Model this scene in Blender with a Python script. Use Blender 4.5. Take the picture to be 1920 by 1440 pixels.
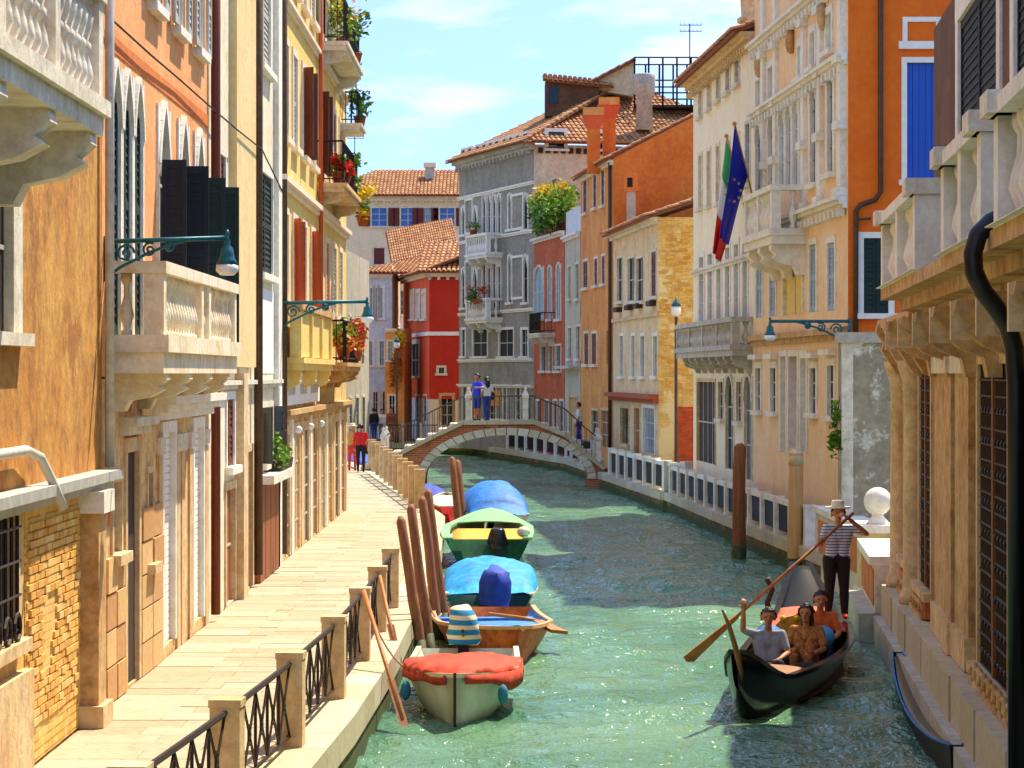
import bpy, bmesh, math, random
from mathutils import Vector, Matrix, noise
import numpy as np
for o in list(bpy.data.objects): bpy.data.objects.remove(o)
S = bpy.context.scene
C = S.collection
R = random.Random(7)
rad = math.radians
# ------------------------------------------------------------ camera, light
EYE = 4.2; FOC = 5000.0; HOR = 700.0          # eye height, focal length and horizon in photo pixels
cam_d = bpy.data.cameras.new('camera'); cam = bpy.data.objects.new('camera', cam_d); C.objects.link(cam)
cam.location = (0, 0, EYE); cam.rotation_euler = (rad(90), 0, 0)
cam_d.sensor_width = 36; cam_d.lens = 36 * FOC / 1920; cam_d.shift_y = (HOR - 720) / 1920
cam_d.clip_start = .5; cam_d.clip_end = 4000
S.camera = cam
S.cycles.max_bounces = 6; S.cycles.diffuse_bounces = 3; S.cycles.glossy_bounces = 3; S.cycles.transmission_bounces = 2; S.cycles.transparent_max_bounces = 4
SUN_TO = Vector((.60, .80, 0)).normalized(); ELEV = rad(60)
w = bpy.data.worlds.new('World'); S.world = w; w.use_nodes = True
nt = w.node_tree; nt.nodes.clear()
def N(nt, t, **k):
    n = nt.nodes.new(t)
    for a, b in k.items(): setattr(n, a, b)
    return n
out = N(nt, 'ShaderNodeOutputWorld'); bg = N(nt, 'ShaderNodeBackground'); bg.inputs[1].default_value = .15
sky = N(nt, 'ShaderNodeTexSky'); sky.sky_type = 'NISHITA'; sky.sun_disc = False
sky.sun_elevation = ELEV; sky.sun_rotation = math.atan2(SUN_TO.x, SUN_TO.y); sky.dust_density = .3; sky.air_density = 1.0; sky.ozone_density = 3.5
tc = N(nt, 'ShaderNodeTexCoord')
lift = N(nt, 'ShaderNodeMapping'); lift.inputs['Scale'].default_value = (1, 1, 2.6); lift.inputs['Location'].default_value = (0, 0, .21)
nt.links.new(tc.outputs['Generated'], lift.inputs[0]); nt.links.new(lift.outputs[0], sky.inputs[0])
cm = N(nt, 'ShaderNodeMapping'); cm.inputs['Scale'].default_value = (7.0, 7.0, 30.0); cm.inputs['Location'].default_value = (3.1, .4, 1.7)
cn = N(nt, 'ShaderNodeTexNoise'); cn.inputs['Scale'].default_value = 1.3; cn.inputs['Detail'].default_value = 7; cn.inputs['Roughness'].default_value = .55
cr = N(nt, 'ShaderNodeValToRGB'); cr.color_ramp.elements[0].position = .52; cr.color_ramp.elements[1].position = .72
cr.color_ramp.elements[0].color = (.0, .0, .0, 1); cr.color_ramp.elements[1].color = (.85, .85, .85, 1)
mx = N(nt, 'ShaderNodeMixRGB'); mx.inputs[2].default_value = (4.3, 4.42, 4.55, 1)
nt.links.new(tc.outputs['Generated'], cm.inputs[0]); nt.links.new(cm.outputs[0], cn.inputs[0]); nt.links.new(cn.outputs[0], cr.inputs[0])
nt.links.new(cr.outputs[0], mx.inputs[0]); nt.links.new(sky.outputs[0], mx.inputs[1]); nt.links.new(mx.outputs[0], bg.inputs[0]); nt.links.new(bg.outputs[0], out.inputs[0])
sd = bpy.data.lights.new('sun', 'SUN'); sd.energy = 3.6; sd.angle = rad(.55); sd.color = (1, .89, .68)
sun = bpy.data.objects.new('sun', sd); C.objects.link(sun); sun.location = (20, -20, 60)
sdir = Vector((SUN_TO.x * math.cos(ELEV), SUN_TO.y * math.cos(ELEV), math.sin(ELEV)))
sun.rotation_euler = sdir.to_track_quat('Z', 'Y').to_euler()
vs = S.view_settings; vs.view_transform = 'Standard'; vs.look = 'None'; vs.exposure = 1.22; vs.gamma = 1; vs.use_curve_mapping = False

# ------------------------------------------------------------ materials
def lin(h, k=1.0):
    v = [int(h[i:i + 2], 16) / 255 for i in (0, 2, 4)]
    return tuple((c / 12.92 if c <= .04045 else ((c + .055) / 1.055) ** 2.4) * k for c in v) + (1,)
M = {}
def base_mat(name):
    m = bpy.data.materials.new(name); m.use_nodes = True; nt = m.node_tree; nt.nodes.clear()
    o = N(nt, 'ShaderNodeOutputMaterial'); p = N(nt, 'ShaderNodeBsdfPrincipled'); nt.links.new(p.outputs[0], o.inputs[0])
    M[name] = m
    return m, nt, p
def noise_n(nt, src, scale, detail=5, rough=.55, sc3=None):
    if sc3:
        mp = N(nt, 'ShaderNodeMapping'); mp.inputs['Scale'].default_value = sc3; nt.links.new(src, mp.inputs[0]); src = mp.outputs[0]
    n = N(nt, 'ShaderNodeTexNoise'); n.inputs['Scale'].default_value = scale; n.inputs['Detail'].default_value = detail; n.inputs['Roughness'].default_value = rough
    nt.links.new(src, n.inputs[0]); return n.outputs[0]
def ramp(nt, src, a, b, c0=(0, 0, 0, 1), c1=(1, 1, 1, 1)):
    r = N(nt, 'ShaderNodeValToRGB'); r.color_ramp.elements[0].position = a; r.color_ramp.elements[1].position = b
    r.color_ramp.elements[0].color = c0; r.color_ramp.elements[1].color = c1; nt.links.new(src, r.inputs[0]); return r.outputs[0]
def mixc(nt, f, a, b, mode='MIX'):
    m = N(nt, 'ShaderNodeMixRGB', blend_type=mode)
    for s, v in zip(m.inputs, (f, a, b)):
        if hasattr(v, 'is_linked'): nt.links.new(v, s)
        else: s.default_value = v
    return m.outputs[0]
def bump(nt, p, h, strength=.3, dist=.02):
    b = N(nt, 'ShaderNodeBump'); b.inputs['Strength'].default_value = strength; b.inputs['Distance'].default_value = dist
    nt.links.new(h, b.inputs['Height']); nt.links.new(b.outputs[0], p.inputs['Normal'])
def plaster(name, c, c2, dirt='5A4630', amt=.55, patch=None, pcut=.62, rough=.9, iso=False):
    """plaster with blotches, vertical rain streaks, worn patches and trowel relief"""
    m, nt, p = base_mat(name); g = N(nt, 'ShaderNodeNewGeometry').outputs['Position']
    n1 = ramp(nt, noise_n(nt, g, .8, 5, .66), .34, .66); col = mixc(nt, n1, lin(c), lin(c2))
    if patch:
        n4 = ramp(nt, noise_n(nt, g, .95, 6, .7), pcut, pcut + .05); col = mixc(nt, n4, col, lin(patch))
    n2 = ramp(nt, noise_n(nt, g, 1.0, 6, .72, (2.1, 2.1, 1.6) if iso else (1.4, 1.4, .5)), .5, .78, (0, 0, 0, 1), (amt * .85,) * 3 + (1,)); col = mixc(nt, n2, col, lin(dirt))
    n3 = noise_n(nt, g, 6, 5, .72); col = mixc(nt, ramp(nt, n3, .4, .72, (0, 0, 0, 1), (amt * .75,) * 3 + (1,)), col, lin(dirt))
    nt.links.new(col, p.inputs['Base Color']); p.inputs['Roughness'].default_value = rough
    bump(nt, p, n3, .55, .03); return m
def plain(name, c, rough=.6, metal=0, var=.25, scale=6, c2=None, spec=None):
    m, nt, p = base_mat(name); g = N(nt, 'ShaderNodeNewGeometry').outputs['Position']
    n = noise_n(nt, g, scale, 6, .65); a = lin(c); b = lin(c2) if c2 else tuple(x * (1 - var * 1.6) for x in a[:3]) + (1,)
    nt.links.new(mixc(nt, ramp(nt, n, .38, .7), a, b), p.inputs['Base Color']); p.inputs['Roughness'].default_value = rough; p.inputs['Metallic'].default_value = metal
    bump(nt, p, n, .25, .01); return m
def island(name, cols, rough=.8, trans=0, bumps=.3):
    """colour varies from piece to piece (tiles, leaves, bricks)"""
    m, nt, p = base_mat(name); g = N(nt, 'ShaderNodeNewGeometry'); oi = N(nt, 'ShaderNodeObjectInfo')
    ad = N(nt, 'ShaderNodeMath', operation='ADD'); nt.links.new(g.outputs['Random Per Island'], ad.inputs[0]); nt.links.new(oi.outputs['Random'], ad.inputs[1])
    fr = N(nt, 'ShaderNodeMath', operation='FRACT'); nt.links.new(ad.outputs[0], fr.inputs[0])
    r = N(nt, 'ShaderNodeValToRGB'); r.color_ramp.interpolation = 'LINEAR'
    e = r.color_ramp.elements; e[0].color = lin(cols[0]); e[-1].color = lin(cols[-1])
    for i, c in enumerate(cols[1:-1]): x = e.new((i + 1) / (len(cols) - 1)); x.color = lin(c)
    nt.links.new(fr.outputs[0], r.inputs[0]); n = noise_n(nt, g.outputs['Position'], 9, 6, .7)
    col = mixc(nt, ramp(nt, n, .4, .75, (0, 0, 0, 1), (.35, .35, .35, 1)), r.outputs[0], lin('3A2A1C') if not trans else lin('2A3A10'))
    nt.links.new(col, p.inputs['Base Color']); p.inputs['Roughness'].default_value = rough
    if trans:
        o = [x for x in nt.nodes if x.type == 'OUTPUT_MATERIAL'][0]; t = N(nt, 'ShaderNodeBsdfTranslucent'); nt.links.new(r.outputs[0], t.inputs[0])
        ms = N(nt, 'ShaderNodeMixShader'); ms.inputs[0].default_value = trans; nt.links.new(p.outputs[0], ms.inputs[1]); nt.links.new(t.outputs[0], ms.inputs[2]); nt.links.new(ms.outputs[0], o.inputs[0])
    else: bump(nt, p, n, bumps, .015)
    return m
def brickmat(name, t, c1, c2, mortar, sc=1.0, patch=None, dirt='4A3520'):
    m, nt, p = base_mat(name); g = N(nt, 'ShaderNodeNewGeometry').outputs['Position']
    d = N(nt, 'ShaderNodeVectorMath', operation='DOT_PRODUCT'); d.inputs[1].default_value = (t[0], t[1], 0); nt.links.new(g, d.inputs[0])
    s = N(nt, 'ShaderNodeSeparateXYZ'); nt.links.new(g, s.inputs[0]); cb = N(nt, 'ShaderNodeCombineXYZ'); nt.links.new(d.outputs['Value'], cb.inputs[0]); nt.links.new(s.outputs[2], cb.inputs[1])
    b = N(nt, 'ShaderNodeTexBrick'); b.inputs['Scale'].default_value = sc; b.inputs['Brick Width'].default_value = .27; b.inputs['Row Height'].default_value = .08; b.inputs['Mortar Size'].default_value = .011; b.inputs['Mortar Smooth'].default_value = .3
    b.inputs['Color1'].default_value = lin(c1); b.inputs['Color2'].default_value = lin(c2); b.inputs['Mortar'].default_value = lin(mortar); nt.links.new(cb.outputs[0], b.inputs[0])
    n = noise_n(nt, g, 2.2, 5, .7); col = mixc(nt, ramp(nt, n, .48, .7, (0, 0, 0, 1), (.55, .55, .55, 1)), b.outputs[0], lin(dirt))
    if patch: col = mixc(nt, ramp(nt, noise_n(nt, g, .7, 6, .65), .5, .56), col, lin(patch))
    nt.links.new(col, p.inputs['Base Color']); p.inputs['Roughness'].default_value = .92
    h = mixc(nt, .5, b.outputs['Fac'], n); inv = N(nt, 'ShaderNodeInvert'); nt.links.new(h, inv.inputs[1]); bump(nt, p, inv.outputs[0], .7, .03); return m
def wood(name, c, c2, rough=.7, sc=(9, 9, .7)):
    m, nt, p = base_mat(name); g = N(nt, 'ShaderNodeTexCoord').outputs['Object']
    n = noise_n(nt, g, 2, 8, .7, sc); nt.links.new(mixc(nt, ramp(nt, n, .35, .68), lin(c), lin(c2)), p.inputs['Base Color']); p.inputs['Roughness'].default_value = rough; bump(nt, p, n, .5, .02); return m
plaster('ochre', 'C88026', 'DFA348', '6A3C18', .75, 'B8742A', .55, iso=True); plaster('ochre_low', 'E8B860', 'F0CF8A', '7E4E20', .8, 'C98A3C', .58)
plaster('peach', 'F29E56', 'F6B676', 'C0602A', .5, 'F4B888', .6); plaster('peach_low', 'F0BE74', 'F5DAA4', '7A4418', .9, 'D8802E', .56)
plaster('cream', 'F4E4BF', 'F8EED6', 'A8793C', .55, 'E8CE98', .57); plaster('cream_tan', 'EBC98A', 'F0D49A', 'A87838', .35)
plaster('yellow', 'F5CF6A', 'F7DC8C', 'B97C30', .5); plaster('yellow_low', 'ECC268', 'F3D796', '8A5622', .8)
plaster('stone', 'E6D9BE', 'F2EAD8', '7C6040', .6); plaster('stone_white', 'F2EADA', 'F8F3E6', '9A7C58', .45); plaster('stone_gold', 'CE9A58', 'E2BE88', '5E3616', .8, iso=True)
plaster('stone_warm', 'E0B880', 'EBD2A4', '7A5026', .65, iso=True); plaster('stone_grey', 'B9B2A4', 'CFC8BA', '5A5248', .6)
plaster('pale_peach', 'FBCB94', 'FBDDB6', 'C88C4C', .4, 'F6E2C4', .6); plaster('pale_cream', 'FAE6BE', 'FBEED2', 'B89868', .3)
plaster('orange', 'F06A0E', 'F47A1A', 'C8500C', .45); plaster('orange_gable', 'E06E1E', 'EC8A38', 'A8481A', .6); plaster('orange_front', 'E08A3A', 'EDA85A', '8A4A1E', .6)
plaster('sand', 'EACB96', 'F0D8AC', '9A6A38', .55, 'DDA86A', .6); plaster('red', 'C42A14', 'CF3418', '8A1E10', .3); plaster('red_orange', 'E0552A', 'E8683A', 'A83A1A', .35)
plaster('red_brick', 'C4552A', 'D06A3A', '6A2A18', .7, 'DE7A48', .6); plaster('grey_palace', '968C7E', 'ABA090', '4E443A', .7); plaster('beige', 'EBD6AE', 'F2E2C2', 'A88858', .35)
plaster('palace_side', 'DCC39A', 'EAD8B4', '8A6A44', .6, 'C9A06A', .6); plaster('white_blue', 'D4DAE2', 'E6E9EE', '8A8E98', .55); plaster('grey_wall', 'A0947E', 'B2A690', '5A4E3C', .7, 'F4EEDD', .56)
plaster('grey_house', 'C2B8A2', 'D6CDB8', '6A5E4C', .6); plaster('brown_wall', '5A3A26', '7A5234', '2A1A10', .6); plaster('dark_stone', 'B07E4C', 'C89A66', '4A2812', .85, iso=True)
plaster('marble_orange', 'CC7038', 'DE8E50', '8A4420', .6); plaster('paving', 'DDCEB0', 'EADFC6', '8E7C5E', .35)
plaster('quay', 'D8BE8C', 'E8D8B4', '5C4A28', .7); plaster('quay_low', '9A6A34', 'B88444', '2E3A18', .8, '5A5A2A', .52)
plaster('cream_pink', 'F2DCC0', 'F6E8D6', 'B89070', .3); plaster('white_paint', 'F2EFE8', 'FAF8F2', 'B0A490', .25)
brickmat('brick_yellow', (0, 1), 'E3A842', 'F0C468', 'C08A3A', patch='EBC070'); brickmat('brick_red', (1, 0), 'D0481A', 'DC5E2A', 'B0603A'); brickmat('brick_sand', (1, -.1), 'EFC060', 'E2A648', 'F2DA98', patch='F4DC9E', dirt='A8702C')
brickmat('brick_bridge', (1, 0), 'B0522C', 'C46A3E', 'C49A72'); brickmat('brick_quay', (0, 1), 'B4783A', 'C48E4E', '8A6A40', dirt='2E3018')
for k_ in ('brick_quay', 'quay_low'):      # weed and tide marks below the high-water line
    nt = M[k_].node_tree; p = [x for x in nt.nodes if x.type == 'BSDF_PRINCIPLED'][0]; old = p.inputs['Base Color'].links[0].from_socket; g = N(nt, 'ShaderNodeNewGeometry').outputs['Position']; sz = N(nt, 'ShaderNodeSeparateXYZ'); nt.links.new(g, sz.inputs[0])
    nz = N(nt, 'ShaderNodeMath', operation='MULTIPLY_ADD'); nt.links.new(noise_n(nt, g, 3.5, 5, .7), nz.inputs[0]); nz.inputs[1].default_value = -.36; nt.links.new(sz.outputs[2], nz.inputs[2])
    f_ = ramp(nt, nz.outputs[0], .0, .14, (1, 1, 1, 1), (0, 0, 0, 1)); nt.links.new(mixc(nt, f_, old, lin('3C4A18')), p.inputs['Base Color'])
plain('glass', '18242C', .06, 0, .3, 3); plain('glass_blue', '2E6AC0', .12, 0, .25, 2); plain('glass_pale', '8FA6B8', .12, 0, .3, 2); plain('dark', '14100E', .8, 0, .3); plain('dark_brown', '3A2014', .8, 0, .4)
wood('shutter_green', '0A302C', '07221E', .7); wood('shutter_navy', '081826', '06121E', .75); wood('shutter_blue', '0A56C8', '0848B0', .45); wood('shutter_brown', '7A3418', '5A2412', .6); wood('shutter_orange', 'D05A1E', 'B84A16', .6)
wood('shutter_grey', '5A564E', '48443E', .6); wood('shutter_pale', 'C9C3B4', 'AFA898', .6); wood('shutter_steel', '9FB0BC', '8698A6', .5); wood('shutter_red', '6E2014', '541A10', .6); wood('shutter_teal', '2A5A70', '1C4658', .5); wood('shutter_white', 'E4E6EA', 'D2D6DC', .5)
wood('wood_pole', '9A5E34', '6E3E22', .75); wood('wood_oar', 'C07A36', '9A5A24', .5, (4, 4, 4)); wood('wood_door', 'A05A24', '7A3E18', .65); wood('wood_dark', '3E241A', '2A1812', .7); wood('wood_bow', 'A07040', '7E5430', .6, (6, 6, 2)); wood('wood_pale', 'D8A86A', 'C08C4C', .6)
plain('iron', '1C1816', .55, .6, .3, 20); plain('rail_grey', '5A5048', .6, .3, .3, 20); plain('weed', '2A3414', .7, 0, .4, 9, '4A4A1E'); plain('rim_orange', 'F0B078', .45, 0, .2, 5); plain('iron_brown', '32221A', .6, .4, .3, 20); plain('teal_metal', '1E6E78', .45, .3, .3, 14, '124C58'); plain('lead', 'C9C6BE', .55, .2, .2, 6); plain('pipe_black', '15171C', .35, .2, .3, 8); plain('pipe_brown', '5A4028', .6, .2, .3, 8); plain('pipe_white', 'D8CFBE', .6, 0, .2, 8)
plain('lamp_glass', 'F2F4F4', .25, 0, .06, 4); plain('roof_under', '8E4E28', .9, 0, .3, 5)
island('tile', ['B0703E', 'BE8450', '96583A', 'C99A66', 'A8683C', 'B88A5C']); island('leaf', ['4E7A1A', '6E9A22', '3A6418', '8CB030'], .6, .3); island('leaf_yellow', ['C9A418', 'E0BE22', 'A8A020', 'D88A14'], .6, .3); island('flower_red', ['D8281A', 'E8481E', 'C01C28'], .6, .2); island('flower_yellow', ['F0D01C', 'E8BC14', 'F4DC50'], .6, .25); island('leaf_dark', ['2E5A1E', '3E6E22', '5A8A2A'], .6, .25); island('leaf_orange', ['D8781A', 'C05A1A', 'A87A1E', 'E09A30'], .6, .2)
island('brickpiece', ['EFC268', 'E0A640', 'F4D084', 'D8963A', 'ECB858'], .9); island('slab', ['B3A386', 'BEB094', 'A69676', 'B9A98A', 'AE9C7C'], .75, 0, .2); island('ashlar', ['D8A868', 'E2BC80', 'C8945A', 'DDB070'], .9); island('coping', ['CDBF9F', 'BEAE8C', 'D6CAAE', 'C4B492'], .85); island('voussoir', ['E2D6BC', 'D0C2A4', 'ECE2CC'], .85)
plain('terracotta', 'B8562A', .8, 0, .3, 8); plain('rope', 'B8A078', .9, 0, .3, 30)
plain('skin', 'C98055', .55, 0, .12, 5); plain('skin_light', 'DDA07A', .55, 0, .12, 5); plain('hair_dark', '1E100A', .5, 0, .3, 30); plain('hair_blond', 'D8A850', .6, 0, .3, 30); plain('straw', 'F0E2BC', .8, 0, .15, 30)
for k_, v_ in dict(red='D8221A', black='16120F', blue='1C3CD8', jeans='2A44A0', white='ECEAE6', purple='2C2690', grey='9AA0A6', orange='D8662A', brown='8A4A26', pinkred='E0442A', navy='18203A', teal='3A8AA0', skyblue='5AA8E0', khaki='8A7A5A').items(): plain('cloth_' + k_, v_, .85, 0, .18, 9)
plain('hull_white', 'E8E4CC', 0.55, 0, .14, 5); plain('hull_orange', 'E8702A', 0.55, 0, .38, 7); plain('hull_green', '0E6A3A', 0.55, 0, .38, 7); plain('hull_black', '0C0C10', .18, 0, .2, 3); plain('boat_blue', '3C8CD8', 0.7, 0, .38, 7); plain('boat_lightgreen', '8CCB84', .45, 0, .15, 4); plain('boat_yellow', 'F0B020', .6, 0, .2, 4); plain('hull_dkgreen', '0C4438', .35, 0, .25, 4); plain('rim_cream', 'F0DCB4', .4, 0, .15, 4)
plain('tarp_red', 'DC4218', 0.75, 0, .38, 7); plain('tarp_blue', '0E7EE0', 0.65, 0, .38, 7); plain('tarp_cyan', '12A0F0', 0.65, 0, .38, 7); plain('tarp_navy', '1240B8', 0.7, 0, .38, 7); plain('engine_black', '121418', .3, 0, .2, 5); plain('flag_blue', '1020D0', .7, 0, .1, 4); plain('flag_green', '3CA050', .7, 0, .1, 4); plain('flag_red', 'E82A1C', .7, 0, .1, 4); plain('flag_white', 'F0F0EC', .7, 0, .05, 4); plain('gold', 'E0A428', .45, .3, .3, 12, 'B87818'); plain('carpet', 'E8684A', .9, 0, .2, 12)
def stripes(name, c1, c2, per, axis=2, k=.5):
    m, nt, p = base_mat(name); g = N(nt, 'ShaderNodeNewGeometry').outputs['Position']; s = N(nt, 'ShaderNodeSeparateXYZ'); nt.links.new(g, s.inputs[0])
    a = N(nt, 'ShaderNodeMath', operation='DIVIDE'); nt.links.new(s.outputs[axis], a.inputs[0]); a.inputs[1].default_value = per
    f = N(nt, 'ShaderNodeMath', operation='FRACT'); nt.links.new(a.outputs[0], f.inputs[0]); t = N(nt, 'ShaderNodeMath', operation='GREATER_THAN'); nt.links.new(f.outputs[0], t.inputs[0]); t.inputs[1].default_value = k
    nt.links.new(mixc(nt, t.outputs[0], lin(c1), lin(c2)), p.inputs['Base Color']); p.inputs['Roughness'].default_value = .85
plain('dress', '8A3C1C', .85, 0, .3, 22, 'D09A48'); plain('deck_black', '060608', .5, 0, .3, 6); [x for x in M['deck_black'].node_tree.nodes if x.type == 'BSDF_PRINCIPLED'][0].inputs['Specular IOR Level'].default_value = .12
stripes('cloth_stripe', 'DDE0E6', '6E7E98', .045); stripes('motor_stripe', 'F0E0B0', '1E8AB8', .13, 2, .45)
m, nt, p = base_mat('water'); g = N(nt, 'ShaderNodeNewGeometry').outputs['Position']
n1 = noise_n(nt, g, 1.0, 3, .6, (2.2, 1.6, 1)); n2 = noise_n(nt, g, 1.0, 3, .6, (7, 5, 1))
nt.links.new(mixc(nt, ramp(nt, noise_n(nt, g, .25, 4, .5), .35, .7), lin('46755A'), lin('6C9270')), p.inputs['Base Color']); p.inputs['Roughness'].default_value = .07; p.inputs['IOR'].default_value = 1.33
bump(nt, p, mixc(nt, .4, n1, n2), 1.0, .2)

# ------------------------------------------------------------ mesh helpers
V = Vector
class MB:
    def __init__(s): s.v = []; s.f = []
    def add(s, vs, fs):
        n = len(s.v); s.v += [tuple(x) for x in vs]; s.f += [tuple(i + n for i in f) for f in fs]; return s
    def hexa(s, p): return s.add(p, [(0, 3, 2, 1), (4, 5, 6, 7), (0, 1, 5, 4), (1, 2, 6, 5), (2, 3, 7, 6), (3, 0, 4, 7)])
    def box(s, x0, x1, y0, y1, z0, z1): return s.hexa([(x0, y0, z0), (x1, y0, z0), (x1, y1, z0), (x0, y1, z0), (x0, y0, z1), (x1, y0, z1), (x1, y1, z1), (x0, y1, z1)])
    def fb(s, F, u0, u1, z0, z1, o0, o1):
        return s.hexa([F.P(u, z, o) for z in (z0, z1) for u, o in ((u0, o0), (u1, o0), (u1, o1), (u0, o1))])
    def prism(s, pts, vec):
        n = len(pts); vec = V(vec); a = [V(q) for q in pts]; b = [q + vec for q in a]
        return s.add(a + b, [tuple(range(n))[::-1], tuple(range(n, 2 * n))] + [(i, (i + 1) % n, n + (i + 1) % n, n + i) for i in range(n)])
    def tube(s, pts, r, n=8, cap=True):
        pts = [V(q) for q in pts]; rs = r if isinstance(r, (list, tuple)) else [r] * len(pts); rings = []; up = None
        for i, q in enumerate(pts):
            d = (pts[min(i + 1, len(pts) - 1)] - pts[max(i - 1, 0)]).normalized()
            if up is None: up = V((0, 0, 1)) if abs(d.z) < .9 else V((0, 1, 0))
            x = d.cross(up).normalized(); up = x.cross(d).normalized()
            rings.append([q + (x * math.cos(2 * math.pi * k / n) + up * math.sin(2 * math.pi * k / n)) * rs[i] for k in range(n)])
        fs = [(i * n + k, i * n + (k + 1) % n, (i + 1) * n + (k + 1) % n, (i + 1) * n + k) for i in range(len(pts) - 1) for k in range(n)]
        if cap: fs += [tuple(range(n))[::-1], tuple(range((len(pts) - 1) * n, len(pts) * n))]
        return s.add([v for r_ in rings for v in r_], fs)
    def lathe(s, prof, c=(0, 0, 0), n=10):
        vs = [(c[0] + r * math.cos(2 * math.pi * k / n), c[1] + r * math.sin(2 * math.pi * k / n), c[2] + z) for r, z in prof for k in range(n)]
        m = len(prof); fs = [(i * n + k, i * n + (k + 1) % n, (i + 1) * n + (k + 1) % n, (i + 1) * n + k) for i in range(m - 1) for k in range(n)]
        return s.add(vs, fs + [tuple(range(n))[::-1], tuple(range((m - 1) * n, m * n))])
    def ball(s, c, r, n=10, sc=(1, 1, 1)):
        m = max(4, n // 2 + 1); vs = []; fs = []
        for i in range(m + 1):
            th = math.pi * i / m
            for k in range(n): vs.append((c[0] + sc[0] * r * math.sin(th) * math.cos(2 * math.pi * k / n), c[1] + sc[1] * r * math.sin(th) * math.sin(2 * math.pi * k / n), c[2] - sc[2] * r * math.cos(th)))
        fs = [(i * n + k, i * n + (k + 1) % n, (i + 1) * n + (k + 1) % n, (i + 1) * n + k) for i in range(m) for k in range(n)]
        return s.add(vs, fs)
    def mesh(s, name, mat, off=(0, 0, 0), smooth=False):
        me = bpy.data.meshes.new(name); o = V(off); me.from_pydata([tuple(V(v) - o) for v in s.v], [], s.f); me.update()
        for x in (mat if isinstance(mat, (list, tuple)) else [mat]): me.materials.append(M[x])
        if smooth: me.polygons.foreach_set('use_smooth', [True] * len(me.polygons))
        return me
    def build(s, name, mat, parent=None, smooth=False, loc=None):
        off = base(parent) if parent else V(loc or (0, 0, 0))
        o = bpy.data.objects.new(name, s.mesh(name, mat, off, smooth)); C.objects.link(o)
        if parent: o.parent = parent
        elif loc: o.location = loc
        return o
def base(o):
    b = V((0, 0, 0))
    while o: b += o.location; o = o.parent
    return b
def tag(o, label=None, cat=None, group=None, kind=None):
    if label: o['label'] = label
    if cat: o['category'] = cat
    if group: o['group'] = group
    if kind: o['kind'] = kind
    return o
def thing(name, loc, label, cat, group=None):
    o = bpy.data.objects.new(name, None); C.objects.link(o); o.location = loc; o.empty_display_size = .2; return tag(o, label, cat, group)
def inst(name, me, loc, parent=None, rz=0, sc=None):
    o = bpy.data.objects.new(name, me); C.objects.link(o)
    o.location = V(loc) - (base(parent) if parent else V((0, 0, 0))); o.rotation_euler = (0, 0, rz)
    if sc: o.scale = sc
    if parent: o.parent = parent
    return o
class Fac:
    """a wall plane: u along it from A, z up, o outwards (to the canal side)"""
    def __init__(s, A, B, flip=False):
        s.A = V((A[0], A[1])); s.t = (V((B[0], B[1])) - s.A).normalized(); s.L = (V((B[0], B[1])) - s.A).length
        n = V((s.t.y, -s.t.x))
        if n.dot(-s.A) < 0: n = -n
        s.n = -n if flip else n; s.rz = math.atan2(s.t.y, s.t.x)
    def P(s, u, z, o=0):
        q = s.A + s.t * u + s.n * o; return V((q.x, q.y, z))
    def u(s, px, o=0):
        k = (px - 960) / FOC; a = s.A + s.n * o; return (k * a.y - a.x) / (s.t.x - k * s.t.y)
    def uz(s, px, py, o=0):
        u = s.u(px, o); d = (s.A + s.t * u + s.n * o).y; return u, EYE - (py - HOR) * d / FOC
    def z(s, px, py, o=0): return s.uz(px, py, o)[1]
def pix(px, py, d): return V(((px - 960) * d / FOC, d, EYE - (py - HOR) * d / FOC))
BAL = {}
def baluster_mesh(h, r, mat, kind='vase'):
    k = (round(h, 2), r, mat, kind)
    if k not in BAL:
        pr = {'vase': [(.75, 0), (.75, .06), (.4, .09), (.5, .16), (.95, .3), (.8, .42), (.38, .62), (.34, .8), (.6, .86), (.7, .9), (.7, 1)],
              'double': [(.8, 0), (.8, .05), (.45, .08), (.9, .2), (.75, .3), (.4, .43), (.7, .47), (.7, .53), (.4, .57), (.75, .7), (.9, .8), (.45, .92), (.8, .95), (.8, 1)]}[kind]
        BAL[k] = MB().lathe([(a * r, b * h) for a, b in pr], n=8).mesh('baluster', mat, smooth=True)
    return BAL[k]

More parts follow.
